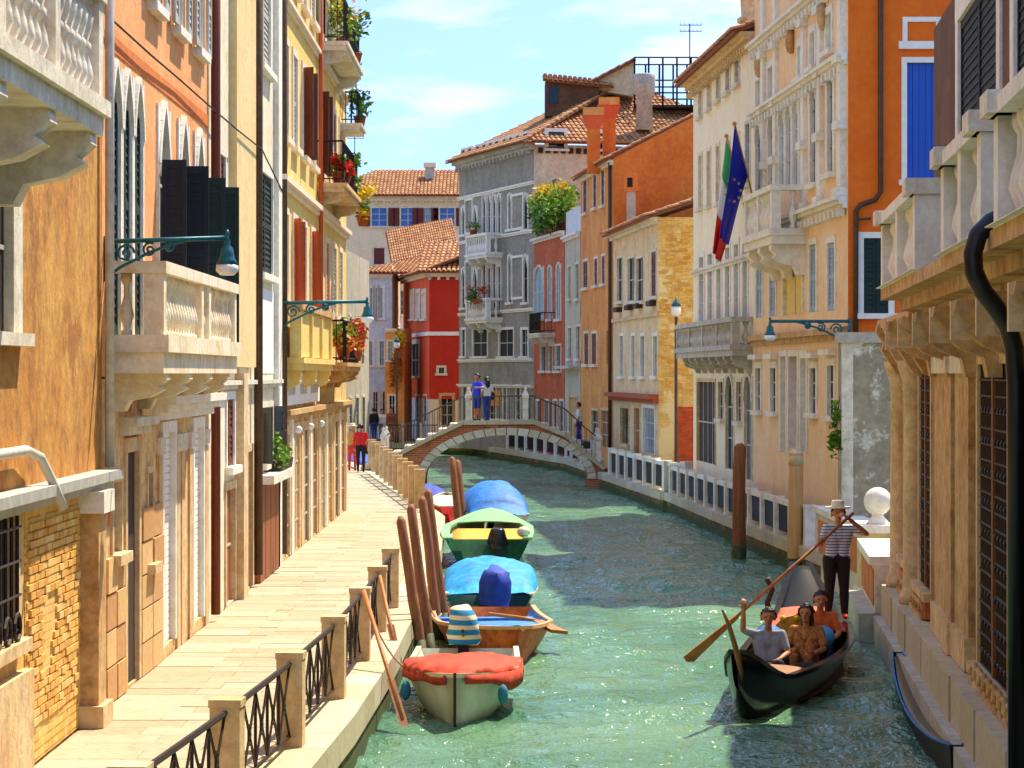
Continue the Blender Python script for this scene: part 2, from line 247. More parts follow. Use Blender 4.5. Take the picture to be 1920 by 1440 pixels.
class Wall:
    """a facade with real openings; each window or door is a part with its own pieces"""
    def __init__(s, b, F, u0, u1, z0, z1, mat, deep=7.0, rev=.09, ends=True, name='wall'):
        s.b, s.F, s.r, s.mat, s.deep, s.rev, s.h, s.ends, s.name = b, F, (u0, u1, z0, z1), mat, deep, rev, [], ends, name
    def hole(s, u0, u1, z0, z1, rev=None): s.h.append((u0, u1, z0, z1, rev or s.rev))
    def win(s, u0, u1, z0, z1, fr='stone', fw=.12, arch=None, sh=None, shm='shutter_green', pane='glass', sill=True, bars=(1, 2), rev=None, proud=.03, lintel=False, name='window', ang=None, label=None, hood=False, lw=None):
        if u0 > u1: u0, u1 = u1, u0
        if z0 > z1: z0, z1 = z1, z0
        F, rv = s.F, rev or s.rev; s.hole(u0, u1, z0, z1, rv); f = MB(); W = u1 - u0; H = z1 - z0
        f.fb(F, u0 - fw, u0 + .004, z0, z1, -rv + .01, proud); f.fb(F, u1 - .004, u1 + fw, z0, z1, -rv + .01, proud)
        if arch:
            rise = min(W * (.5 if arch == 'round' else .95), H * .45); zs = z1 - rise; n = 7; L = []
            for i in range(n + 1):
                t = i / n
                if arch == 'round': L.append((W / 2 * (1 - math.cos(t * math.pi / 2)), rise * math.sin(t * math.pi / 2)))
                else: L.append((W / 2 * (t ** 1.5 * .75 + .25 * t ** 4), rise * (.62 * math.sin(t * math.pi / 2) + .38 * t ** 3)))
            for sgn in (0, 1):
                for (a, za), (c, zc) in zip(L, L[1:]):
                    ua, uc, e = (u0 + a, u0 + c, u0 - fw) if not sgn else (u1 - a, u1 - c, u1 + fw)
                    fr2 = [F.P(ua, zs + za, proud + .01), F.P(uc, zs + zc, proud + .01)]
                    ea = u0 - fw if not sgn else u1 + fw
                    o0 = -rv + .02
                    to = [(max(min(ua, u1), u0)), uc]
                    q = [(ua, zs + za), (uc, zs + zc), (uc, z1 + .02), (ua, z1 + .02)]
                    f.hexa([F.P(a_, b_, o0) for a_, b_ in q] + [F.P(a_, b_, -.015) for a_, b_ in q])
                    # raised moulding that follows the arch
                    off = fw; d = V((c - a, zc - za)); nrm = V((-d.y, d.x)).normalized() * off
                    g = lambda u_, s_: u0 + u_ if not sgn else u1 - u_
                    q = [(g(a, 0), zs + za), (g(c, 0), zs + zc), (g(c + nrm.x, 0), zs + zc + nrm.y), (g(a + nrm.x, 0), zs + za + nrm.y)]
                    f.hexa([F.P(a_, b_, -.02) for a_, b_ in q] + [F.P(a_, b_, proud + .02) for a_, b_ in q])
        else: f.fb(F, u0 - fw, u1 + fw, z1 - .004, z1 + fw, -rv + .01, proud + .003)
        w = f.build(name, fr, s.b)
        if label: w['label'] = label
        if hood: MB().fb(F, u0 - fw - .1, u1 + fw + .1, z1 + fw + .06, z1 + fw + .18, -.02, proud + .16).build('hood', fr, w)
        if sill: MB().fb(F, u0 - fw - .06, u1 + fw + .06, z0 - .11, z0 + .004, -rv + .01, proud + .1).build('sill', fr, w)
        if sh == 'closed':
            s.leaf(w, u0 + .01, u0 + W / 2 - .006, z0 + .01, z1 - .01, -.028, shm); s.leaf(w, u0 + W / 2 + .006, u1 - .01, z0 + .01, z1 - .01, -.028, shm)
            MB().fb(F, u0, u1, z0, z1, -rv, -rv + .03).build('pane', pane, w)
        else:
            MB().fb(F, u0, u1, z0, z1, -rv, -rv + .03).build('pane', pane, w)
            mm = MB(); nb, nz = bars; t = .025
            for i in range(1, nb + 1): mm.fb(F, u0 + W * i / (nb + 1) - t, u0 + W * i / (nb + 1) + t, z0, z1, -rv + .032, -rv + .05)
            for i in range(1, nz + 1): mm.fb(F, u0, u1, z0 + H * i / (nz + 1) - t * .8, z0 + H * i / (nz + 1) + t * .8, -rv + .034, -rv + .048)
            if mm.f: mm.build('glazing_bar', 'shutter_pale' if pane != 'glass' else 'shutter_grey', w)
            if sh == 'open':
                g = fw + .01; s.leaf(w, u0 - g - W / 2, u0 - g, z0, z1, proud + .05, shm); s.leaf(w, u1 + g, u1 + g + W / 2, z0, z1, proud + .05, shm)
            if sh == 'perp':
                for uu, sg in ((u0, -1), (u1, 1)): s.leaf_a(w, uu + sg * .02, sg * rad(ang or 80), lw or W / 2, z0, z1, shm)
        return w
    def leaf(s, w, u0, u1, z0, z1, o, mat):
        f = MB(); F = s.F; e = min(.07, (u1 - u0) * .2)
        f.fb(F, u0, u1, z0, z1, o - .02, o - .002); f.fb(F, u0, u0 + e, z0, z1, o - .004, o + .022); f.fb(F, u1 - e, u1, z0, z1, o - .004, o + .022)
        for a, b in ((z0, z0 + .1), (z1 - .1, z1), ((z0 + z1) / 2 - .05, (z0 + z1) / 2 + .05)): f.fb(F, u0 + e, u1 - e, a, b, o - .004, o + .02)
        n = max(3, int((z1 - z0) / .11))
        for i in range(n):
            z = z0 + .1 + (z1 - z0 - .2) * i / n; f.hexa([F.P(u, zz, oo) for zz, oo0 in ((z, o + .014), (z + .05, o - .0)) for u, oo in ((u0 + e, oo0), (u1 - e, oo0), (u1 - e, oo0 - .012), (u0 + e, oo0 - .012))])
        return f.build('shutter', mat, w)
    def leaf_a(s, w, u, ang, wd, z0, z1, mat):
        """a leaf swung out from the wall on its hinge"""
        F = s.F; a = F.P(u, 0, .06); d3 = (F.P(1, 0, 0) - F.P(0, 0, 0)); n3 = F.P(0, 0, 1) - F.P(0, 0, 0)
        t = d3 * math.cos(ang) * (1 if ang > 0 else -1) + n3 * abs(math.sin(ang)); t.z = 0; t.normalize(); f = MB(); c = V((-t.y, t.x, 0)) * .018
        def bx(a0, a1, b0, b1, k):
            f.hexa([a + t * q + c * kk + V((0, 0, zz)) for zz in (b0, b1) for q, kk in ((a0, -k), (a1, -k), (a1, k), (a0, k))])
        bx(0, wd, z0, z1, .5); e = min(.07, wd * .2); bx(0, e, z0, z1, 1.3); bx(wd - e, wd, z0, z1, 1.3)
        for zz in (z0, (z0 + z1) / 2 - .05, z1 - .1): bx(e, wd - e, zz, zz + .1, 1.2)
        n = max(3, int((z1 - z0) / .12))
        for i in range(n): zz = z0 + .1 + (z1 - z0 - .2) * i / n; bx(e, wd - e, zz, zz + .045, 1.0)
        return f.build('shutter', mat, w)
    def pwin(s, px0, px1, py0, py1, **k):
        pc = (px0 + px1) / 2; return s.win(s.F.u(px0), s.F.u(px1), s.F.z(pc, py1), s.F.z(pc, py0), **k)
    def done(s):
        u0, u1, z0, z1 = s.r; F = s.F; us = sorted({u0, u1, *[max(u0, min(u1, h[i])) for h in s.h for i in (0, 1)]}); zs = sorted({z0, z1, *[max(z0, min(z1, h[i])) for h in s.h for i in (2, 3)]})
        m = MB(); idx = {}
        def vi(u, z):
            if (u, z) not in idx: idx[(u, z)] = len(m.v); m.v.append(tuple(F.P(u, z)))
            return idx[(u, z)]
        for a, b in zip(us, us[1:]):
            for c, d in zip(zs, zs[1:]):
                uc, zc = (a + b) / 2, (c + d) / 2
                if any(h[0] < uc < h[1] and h[2] < zc < h[3] for h in s.h): continue
                m.f.append((vi(a, c), vi(b, c), vi(b, d), vi(a, d)))
        for h in s.h:
            q = [(h[0], h[2]), (h[1], h[2]), (h[1], h[3]), (h[0], h[3])]
            for (a, c), (b, d) in zip(q, q[1:] + q[:1]): m.add([F.P(a, c), F.P(b, d), F.P(b, d, -h[4] - .05), F.P(a, c, -h[4] - .05)], [(0, 1, 2, 3)])
        if s.ends:
            D = -s.deep; m.add([F.P(u, z, o) for u, z, o in ((u0, z0, 0), (u0, z1, 0), (u0, z1, D), (u0, z0, D), (u1, z0, 0), (u1, z1, 0), (u1, z1, D), (u1, z0, D))], [(0, 1, 2, 3), (4, 7, 6, 5), (3, 2, 6, 7), (1, 5, 6, 2)])
        return m.build(s.name, s.mat, s.b)
def strip(b, F, name, mat, u0, u1, z0, z1, o1, o0=-.02): return MB().fb(F, u0, u1, z0, z1, o0, o1).build(name, mat, b)
def cornice(b, F, u0, u1, z, mat, out=.3, h=.35, n=3, name='cornice', dent=0):
    m = MB()
    for i in range(n): m.fb(F, u0, u1, z + h * i / n, z + h * (i + 1) / n, -.02, out * (i + 1) / n)
    c = m.build(name, mat, b)
    if dent:
        me = MB().box(-.07, .07, -.07, .09, 0, .16).mesh('dentil', mat); k = int((u1 - u0) / dent)
        for i in range(k): inst('dentil', me, F.P(u0 + (i + .5) * (u1 - u0) / k, z - .16, out * .35), c, F.rz)
    return c
def balcony(b, F, u0, u1, zf, o, h=1.0, mat='stone', slab=.2, sp=.22, posts=None, kind='vase', brackets=None, bmat=None, ends=(1, 1), iron=False, rail='stone', bk=(.28, .5), pw=.22, solid=False):
    c = MB().fb(F, u0 - .06, u1 + .06, zf - slab * .45, zf, -.02, o + .06).fb(F, u0 - .02, u1 + .02, zf - slab, zf - slab * .45, -.02, o).build('balcony', mat, b)
    rh = .13 if not iron else .05; r = MB(); q = o - pw / 2
    if iron:
        r.tube([F.P(u0 + .04, zf + h, .0), F.P(u0 + .04, zf + h, o - .05), F.P(u1 - .04, zf + h, o - .05), F.P(u1 - .04, zf + h, 0)], .025, 6)
        r.tube([F.P(u0 + .04, zf + .1, .0), F.P(u0 + .04, zf + .1, o - .05), F.P(u1 - .04, zf + .1, o - .05), F.P(u1 - .04, zf + .1, 0)], .018, 6); r.build('rail', 'iron', c)
        me = MB().tube([(0, 0, 0), (0, 0, h)], .012, 5).mesh('bar', 'iron'); n = max(3, int((u1 - u0) / .14))
        for i in range(n + 1): inst('bar', me, F.P(u0 + .04 + (u1 - u0 - .08) * i / n, zf, o - .05), c)
        n = max(2, int(o / .14))
        for e in (u0 + .04, u1 - .04):
            for i in range(n): inst('bar', me, F.P(e, zf, (o - .05) * i / n), c)
    else:
        zr = zf + h - rh
        r.fb(F, u0 - .03, u1 + .03, zr, zf + h, o - pw - .03, o + .03)
        if ends[0]: r.fb(F, u0 - .03, u0 + pw + .03, zr + .001, zf + h - .001, 0, o - pw - .03)
        if ends[1]: r.fb(F, u1 - pw - .03, u1 + .03, zr + .001, zf + h - .001, 0, o - pw - .03)
        r.build('rail', rail if rail != 'stone' else mat, c)
        ps = posts or [u0 + pw / 2, u1 - pw / 2]; pm = MB().box(-pw / 2, pw / 2, -pw / 2, pw / 2, .0, h - rh - .0).mesh('post', mat)
        for u_ in ps: inst('post', pm, F.P(u_, zf, q), c, F.rz)
        if solid:
            for a, e in zip(ps, ps[1:]): MB().fb(F, a + pw / 2, e - pw / 2, zf + .02, zr - .01, o - pw + .04, o - .06).build('panel', mat, c)
        else:
            me = baluster_mesh(zr - zf, sp * .36, bmat or mat, kind)
            for a, e in zip(ps, ps[1:]):
                n = max(1, int((e - a - pw) / sp))
                for i in range(n): inst('baluster', me, F.P(a + pw / 2 + (e - a - pw) * (i + .5) / n, zf, q), c)
            for k, e in ((0, u0 + pw / 2), (1, u1 - pw / 2)):
                n = int((o - pw) / sp)
                if ends[k]:
                    for i in range(n): inst('baluster', me, F.P(e, zf, (o - pw) * (i + .5) / n), c)
    for u_ in brackets or []:
        bw, bh = bk; pr = [(0, 0), (o * .95, 0), (o * .97, -bh * .16), (o * .82, -bh * .34), (o * .9, -bh * .44), (o * .66, -bh * .62), (o * .3, -bh * .72), (o * .2, -bh), (0, -bh)]
        MB().prism([F.P(u_ - bw / 2, zf - slab + dz, a) for a, dz in pr], F.P(bw, 0, 0) - F.P(0, 0, 0)).build('bracket', mat, c)
    return c
def roof_face(b, A, B, S_, a=0, e=None, over=.0, par=None, tw=.24, tl=.42, name='roof'):
    """a tiled slope: eave A-B, S_ the vector up the slope, a / e where the ridge starts and ends along the eave"""
    A, B, S_ = V(A), V(B), V(S_); L = (B - A).length; t = (B - A).normalized(); s = S_.length; d = S_ / s; n = t.cross(d).normalized(); n = n if n.z > 0 else -n
    e = L if e is None else e
    pts = [A, B, A + t * e + S_, A + t * a + S_]; sl = MB().prism([q - n * .10 for q in pts], n * .08).build(name, 'roof_under', par or b)
    m = MB(); k = int(L / tw)
    for i in range(k):
        x = (i + .5) * L / k; ln = s * min(1, x / a if a > 0 else 1, (L - x) / (L - e) if e < L else 1)
        if ln < .3: continue
        rows = int(ln / tl) + 1
        for j in range(rows):
            y0 = j * tl - .04; y1 = min((j + 1) * tl + .05, ln + .05); r0 = tw * .46; q0 = A + t * x + d * y0 + n * (.02 + R.uniform(0, .012)); q1 = A + t * x + d * y1 - n * .012
            if y1 - y0 < .1: continue
            vs = []
            for q, r_ in ((q0, r0), (q1, r0 * .85)):
                for w_ in range(5): an = math.pi * w_ / 4; vs.append(q + t * math.cos(an) * r_ + n * math.sin(an) * r_ * .75)
            m.add(vs, [(w_, w_ + 1, w_ + 6, w_ + 5) for w_ in range(4)] + [(0, 1, 2, 3, 4)])
    x = m.build('roof_tiles', 'tile', sl); tag(x, kind='stuff'); return sl
def foliage(parent, name, c, r, n, mat, leaf=.1, cl=9, seed=1, loc=None):
    """leaves in clumps through a volume"""
    rr = random.Random(seed); m = MB(); c = V(c)
    cs = [c + V((rr.uniform(-1, 1) * r[0], rr.uniform(-1, 1) * r[1], rr.uniform(-1, 1) * r[2])) * .75 for _ in range(cl)]
    for i in range(n):
        q = rr.choice(cs) + V((rr.gauss(0, .22) * r[0], rr.gauss(0, .22) * r[1], rr.gauss(0, .25) * r[2]))
        a = V((rr.gauss(0, 1), rr.gauss(0, 1), rr.gauss(0, .7))).normalized(); b_ = a.cross(V((rr.gauss(0, 1), rr.gauss(0, 1), rr.gauss(0, 1)))).normalized(); l = leaf * rr.uniform(.6, 1.3)
        m.add([q - a * l, q + b_ * l * .45, q + a * l, q - b_ * l * .45], [(0, 1, 2, 3)])
    return tag(m.build(name, mat, parent, loc=loc), kind='stuff')
def potted(label, loc, r, fol, n=120, flower=None, pot='terracotta', pr=.13, seed=1, group=None, leaf=.07, cat='plant', box=None):
    t = thing('potted_plant', loc, label, cat, group); x, y, z = loc
    if box: MB().prism([(x - box[0] * .8, y - box[1] * .5, z), (x + box[0] * .8, y - box[1] * .5, z), (x + box[0], y - box[1] * .5, z + box[2]), (x - box[0], y - box[1] * .5, z + box[2])], (0, box[1], 0)).build('planter', pot, t); h = box[2]
    else: MB().lathe([(pr * .7, 0), (pr, pr * 1.5), (pr * 1.1, pr * 1.5), (pr * 1.1, pr * 1.75), (pr * .9, pr * 1.75)], loc, 10).build('pot', pot, t, True); h = pr * 1.75
    foliage(t, 'foliage', (x, y, z + h + r[2] * .75), r, n, fol, leaf, 8, seed)
    if flower: foliage(t, 'flowers', (x, y, z + h + r[2]), (r[0] * 1.05, r[1] * 1.05, r[2]), n // 2, flower, leaf * .8, 8, seed + 50)
    return t
# ------------------------------------------------------------ setting: ground, water, quays
MB().add([(-900, -200, -1.6), (900, -200, -1.6), (900, 2600, -1.6), (-900, 2600, -1.6)], [(0, 1, 2, 3)]).build('ground', 'quay_low')['kind'] = 'structure'
xs = np.linspace(-11, 10, 190); ys = np.concatenate([np.linspace(12, 60, 520), np.linspace(60.15, 175, 500)])
X, Y = np.meshgrid(xs, ys); Z = np.zeros_like(X); rn = np.random.RandomState(3)
for i in range(34):
    lam = rn.uniform(.35, 2.3); an = rn.normal(math.pi / 2, .75); k = 2 * math.pi / lam; ph = rn.uniform(0, 6.28)
    wob = .5 * np.sin(X * rn.uniform(.3, .9) + rn.uniform(0, 6)) + .5 * np.sin(Y * rn.uniform(.2, .5) + rn.uniform(0, 6))
    Z += .0060 * lam ** .85 * np.sin(k * (X * math.cos(an) + Y * math.sin(an)) + ph + 2.2 * wob)
ny, nx = X.shape; vv = np.stack([X, Y, Z], -1).reshape(-1, 3); ii = np.arange((ny - 1) * nx).reshape(ny - 1, nx)[:, :-1].ravel()
me = bpy.data.meshes.new('water'); me.from_pydata(vv.tolist(), [], np.stack([ii, ii + 1, ii + nx + 1, ii + nx], -1).tolist()); me.materials.append(M['water']); me.polygons.foreach_set('use_smooth', [True] * len(me.polygons))
o = bpy.data.objects.new('water', me); C.objects.link(o); o['kind'] = 'structure'
EDGE = [(8, -3.1), (17, -2.35), (22, -2.0), (28, -1.72), (34, -1.57), (42, -1.5), (55, -1.52), (67, -1.75), (80, -3.1), (97, -4.9), (115, -7.6), (150, -11)]
def edge(d):
    for (a, xa), (b, xb) in zip(EDGE, EDGE[1:]):
        if a <= d <= b: return xa + (xb - xa) * (d - a) / (b - a)
    return EDGE[-1][1]
ZP = .6
poly = [(x + .03, d, -1.2) for d, x in EDGE] + [(-30, 150, -1.2), (-30, 8, -1.2)]
pav = tag(MB().prism(poly, (0, 0, 1.2 + ZP - .05)).build('pavement', 'brick_quay'), kind='structure')
d = 12.0; row = 0; slabs = MB()
while d < 100:
    h = .56 if d < 60 else .8; xr = edge(d + h / 2) - .42; xl = -4.38 if d < 70.5 else -10; k = max(3, int((xr - xl) / .78)); sh = (row % 2) * .35
    cuts = sorted({xl, xr, *[xl + (xr - xl) * (i + sh * .9 + R.uniform(-.08, .08)) / k for i in range(1, k)]})
    for a, b in zip(cuts, cuts[1:]):
        if b - a < .1: continue
        dz = R.uniform(-.004, .004); q = [(a + .003, d + .003), (b - .003, d + .003), (b - .003, d + h - .003), (a + .003, d + h - .003)]; m = MB() if 22 < d < 48 else slabs
        m.hexa([(x, y, ZP - .06) for x, y in q] + [(x, y, ZP + dz) for x, y in q])
        if m is not slabs: m.build('paving_slab', 'slab', pav)
    d += h; row += 1
tag(slabs.build('paving_slabs', 'slab', pav), kind='stuff')
d = 12.0
while d < 110:
    h = R.uniform(1.1, 1.5); a, b = edge(d), edge(d + h)
    MB().hexa([(a - .41, d + .008, ZP - .3), (a + .07, d + .008, ZP - .3), (b + .07, d + h - .008, ZP - .3), (b - .41, d + h - .008, ZP - .3), (a - .41, d + .008, ZP + .012), (a + .07, d + .008, ZP + .012), (b + .07, d + h - .008, ZP + .012), (b - .41, d + h - .008, ZP + .012)]).build('coping_stone', 'coping', pav); d += h
# right-hand quays
RW = Fac((10.1 - .056 * 55.5, 55.5), (10.1 - .056 * 81.5, 81.5))      # facade line of the two pale palaces
q = [RW.P(-6.5, -1.2, .9), RW.P(26.2, -1.2, .9), RW.P(26.2, -1.2, -6), RW.P(-6.5, -1.2, -6)]
rq = tag(MB().prism(q, (0, 0, 1.78)).build('pavement', 'quay_low'), kind='structure'); u = -6.5
while u < 26: MB().fb(RW, u + .01, min(26.2, u + 1.3) - .01, .36, .6, .2, .97).build('coping_stone', 'coping', rq); u += 1.3
q2 = [(3.2, 97.5), (4.57, 80.9), (5.34, 79.9), (9, 79.9), (9, 97.5)]
rq2 = tag(MB().prism([(x, y, -1.2) for x, y in q2], (0, 0, 1.78)).build('pavement', 'quay_low'), kind='structure')
for (a, b) in zip(q2[:2], q2[1:3]):
    F_ = Fac(a, b); n = max(1, int(F_.L / 1.3))
    for i in range(n): MB().fb(F_, F_.L * i / n + .01, F_.L * (i + 1) / n - .01, .36, .6, -.45, .07).build('coping_stone', 'coping', rq2)
q3 = [(3.2, 101.2), (2.3, 113), (-.1, 126), (-2.2, 136.6), (-16, 137.6), (-16, 260), (60, 260), (60, 101.2)]
rq3 = tag(MB().prism([(x, y, -1.2) for x, y in q3], (0, 0, 1.78)).build('pavement', 'quay_low'), kind='structure')
for (a, b) in zip(q3[:4], q3[1:5]):
    F_ = Fac(a, b); n = max(1, int(F_.L / 1.6))
    for i in range(n): MB().fb(F_, F_.L * i / n + .01, F_.L * (i + 1) / n - .01, .36, .6, -.45, .06).build('coping_stone', 'coping', rq3)

# ------------------------------------------------------------ left bank
FL = Fac((-4.4, 0), (-4.4, 100)); 
b = thing('ochre_house', (-4.4, 22, .6), 'ochre house with worn yellow brickwork below and a carved stone balcony', 'house')
W = Wall(b, FL, 9, 28.6, 3.14, 11, 'ochre'); W.win(21.2, 23.4, 4.55, 6.05, fr='stone', fw=.42, pane='dark_brown', bars=(1, 1)); W.win(15, 17, 4.5, 6.2); W.done()
W = Wall(b, FL, 9, 28.6, .5, 3.12, 'ochre_low', ends=True, name='ground_floor_wall'); w_ = W.win(22.0, 23.55, 1.85, 2.95, fr='stone_warm', fw=.16, pane='dark', bars=(0, 0)); W.win(13, 15, 1.4, 2.9); W.done()
g = MB()
for i in range(6): g.tube([FL.P(22.1 + i * .27, 1.85, .05), FL.P(22.1 + i * .27, 2.95, .05)], .018, 5)
for i in range(4): g.tube([FL.P(22.0, 1.95 + i * .3, .06), FL.P(23.55, 1.95 + i * .3, .06)], .014, 5)
for i in range(3): g.tube([FL.P(22.4 + i * .45 + .14 * math.cos(a), 1.98 + .12 * math.sin(a), .08) for a in [k * .7 for k in range(10)]], .018, 5)
g.build('window_grille', 'iron_brown', w_)
wl = strip(b, FL, 'brick_facing', 'brick_yellow', 24.05, 28.58, .62, 3.1, .012)
me = MB().box(-.118, .118, -.0, .026, -.031, .031).mesh('brick', 'brickpiece'); n = 0
for j in range(24):
    for i in range(12):
        u_ = 24.2 + i * .255 + (j % 2) * .125; z_ = 1.0 + j * .078
        if noise.noise(V((u_ * .9, z_ * 1.3, 3))) < -.22 or n >= 290 or u_ > 27: continue
        o = inst('brick', me, FL.P(u_, z_, .012 + R.uniform(-.014, .004)), wl, FL.rz + math.pi); n += 1
strip(b, FL, 'plinth', 'stone_warm', 9, 24.0, .55, 1.55, .1)
cornice(b, FL, 9, 28.55, 2.98, 'lead', .24, .2, 2, 'ledge')
c = MB().fb(FL, 27.1, 27.6, .6, 2.78, -.02, .2).build('pillar', 'stone_gold', b); MB().fb(FL, 27.0, 27.72, 2.78, 3.0, -.02, .27).build('capital', 'stone_white', c); MB().fb(FL, 27.02, 27.7, .6, .82, -.02, .26).build('plinth', 'stone_warm', c)
balcony(b, FL, 12.5, 23.1, 6.55, .86, .98, 'stone', .3, .26, posts=[12.7, 16.3, 18.55, 20.8, 22.98], kind='double', brackets=[14.5, 16.6, 18.7, 20.75, 22.75], bk=(.34, .62))
tp = MB().tube([FL.P(9, 3.52, .1), FL.P(23.6, 3.52, .1), FL.P(24.2, 3.44, .12), FL.P(24.4, 3.2, .2), FL.P(24.4, 2.95, .3)], .045, 8).build('drain_pipe', 'pipe_white', b, True)
MB().tube([FL.P(28.5, 3.2, .1), FL.P(28.5, 8.3, .1), FL.P(28.75, 8.55, .1), FL.P(29.0, 8.5, .1)], .05, 8).build('downpipe', 'pipe_white', b, True)

b = thing('peach_palace', (-4.4, 33, .6), 'peach palace with pointed Gothic windows and a stone balcony over shuttered shops', 'house')
W = Wall(b, FL, 28.62, 38.6, 4.16, 13, 'peach')
for a in (29.1, 30.0, 30.9): W.win(a, a + .72, 4.62, 7.62, fr='stone_white', fw=.08, arch='gothic', sh='closed', shm='shutter_green', sill=False)
for a, ag in ((33.1, 86), (35.1, 82), (36.9, 78)): 
    w_ = W.win(a, a + .95, 4.62, 7.55, fr='stone_white', fw=.13, arch='gothic', sill=False, pane='dark_brown')
    W.leaf_a(w_, a + 1.0, rad(ag), .46, 4.62, 6.85, 'shutter_navy' if a < 34 else 'shutter_green'); W.leaf_a(w_, a - .02, -rad(ag + 8), .3, 4.62, 6.85, 'shutter_navy')
for a in (32.3, 34.6, 36.9): W.win(a, a + .8, 8.7, 10.0, fr='stone_white', fw=.1, sh='open', shm='cream_tan' if 0 else 'shutter_pale')
W.done()
strip(b, FL, 'painted_band', 'orange_gable', 28.8, 38.5, 7.74, 7.92, .012)
W = Wall(b, FL, 28.62, 38.6, .5, 4.14, 'peach_low', name='ground_floor_wall')
d_ = W.win(30.35, 31.3, .62, 3.3, fr='stone_warm', fw=.16, sill=False, pane='dark_brown', bars=(0, 0), rev=.06, name='door')
for a in (33.55, 36.75):
    d_ = W.win(a, a + 1.1, .75, 3.45, fr='stone_white', fw=.14, sill=False, pane='white_paint', bars=(0, 0), name='shop_door', rev=.1); me = MB().box(-.55, .55, -.035, 0, -.04, .04).mesh('shutter_slat', 'white_paint')
    for i in range(30): inst('shutter_slat', me, FL.P(a + .55, .8 + i * .09, -.05), d_, FL.rz + math.pi)
W.win(29.3, 29.9, 2.2, 3.0, fr='stone_warm', fw=.1, pane='dark_brown'); W.win(32.1, 32.5, 1.9, 3.0, fr='stone_warm', fw=.08, pane='dark_brown'); W.done()
for u0, u1, zt in ((28.75, 30.15, 2.0), (31.5, 33.35, 2.2)):
    z_ = .6; r_ = 0
    while z_ < zt:
        h = .4; k = 2
        for i in range(k):
            a = u0 + (u1 - u0) * i / k; MB().fb(FL, a + .015, a + (u1 - u0) / k - .015, z_ + .012, z_ + h - .012, -.02, .03 + R.uniform(0, .025)).build('ashlar_block', 'ashlar', b)
        z_ += h
for a, c_ in ((33.1, .1), (34.85, .12), (35.25, .16), (36.2, .12), (38.05, .14)):
    p_ = strip(b, FL, 'pilaster', 'stone_warm', a, a + .32, .6, 3.42, c_ * .25); MB().fb(FL, a - .05, a + .37, 3.18, 3.4, -.02, c_ * .25 + .03).build('capital', 'stone', p_)
cornice(b, FL, 32.7, 38.55, 3.62, 'stone_white', .28, .3, 3, 'shop_cornice'); cornice(b, FL, 29.9, 31.8, 3.5, 'stone', .2, .2, 2, 'door_hood')
balcony(b, FL, 28.95, 36.6, 4.62, .62, .8, 'cream', .42, .24, posts=[29.06, 32.6, 33.4, 36.48], brackets=[29.5, 31.6, 33.7, 35.8], bk=(.32, .42))
MB().tube([FL.P(28.7, 8.02, .08), FL.P(31.7, 8.0, .09), FL.P(34.8, 8.02, .08), FL.P(38, 8.0, .1), FL.P(41.4, 7.96, .16), FL.P(45, 7.98, .18), FL.P(50, 7.6, .1)], .013, 5).build('cable', 'iron_brown', b)

b = thing('cream_house', (-4.4, 44, .6), 'narrow cream house with a broad tan pilaster and tall dark green shutters', 'house')
W = Wall(b, FL, 38.62, 50, .5, 14.5, 'cream')
W.win(40.0, 40.75, 6.55, 7.5, fr='stone', fw=.08, sh='closed', shm='shutter_brown'); W.win(46.2, 48.8, 5.95, 7.75, fr='stone_white', fw=.1, sh='closed', shm='shutter_green')
W.win(46.2, 48.4, 9.6, 11.6, fr='stone_white', fw=.1, sh='closed', shm='shutter_pale'); W.win(41.0, 42.1, 2.75, 3.8, fr='stone_white', fw=.12, sh='closed', shm='shutter_brown')
W.win(46.6, 48.8, 2.62, 3.6, fr='stone', fw=.1, sh='perp', shm='shutter_grey', ang=50, lw=.2); W.win(40.9, 42.2, .62, 2.4, fr='stone_warm', fw=.12, pane='wood_door', sill=False, name='door', bars=(0, 1)); W.win(43.4, 45, .62, 2.9, fr='stone_warm', fw=.12, pane='wood_door', sill=False, name='door', bars=(1, 1)); W.done()
strip(b, FL, 'pilaster', 'cream_tan', 41.5, 44.6, 4.3, 14.5, .12); strip(b, FL, 'pilaster', 'stone_warm', 42.4, 43.1, .6, 4.2, .14); strip(b, FL, 'corner_strip', 'stone_white', 49.2, 49.9, .6, 14.5, .1)
MB().tube([FL.P(45.0, .8, .12), FL.P(45.0, 14.4, .12)], .075, 8).build('downpipe', 'pipe_brown', b, True); strip(b, FL, 'peeled_patch', 'white_paint', 46.0, 49.1, 4.2, 5.7, .012)
MB().tube([FL.P(38.7, .7, .1), FL.P(38.7, 14.4, .1)], .07, 8).build('downpipe', 'shutter_brown', b, True)
cornice(b, FL, 38.7, 50, 3.95, 'stone', .12, .14, 2, 'string_course')
for i in range(4): MB().fb(FL, 45.6 + i * 1.0, 46.5 + i * 1.0, .62, 2.3, -.01, .1).build('shop_panel', 'wood_door', b)
MB().fb(FL, 45.5, 49.6, 2.3, 2.45, -.02, .34).build('shelf', 'stone', b)

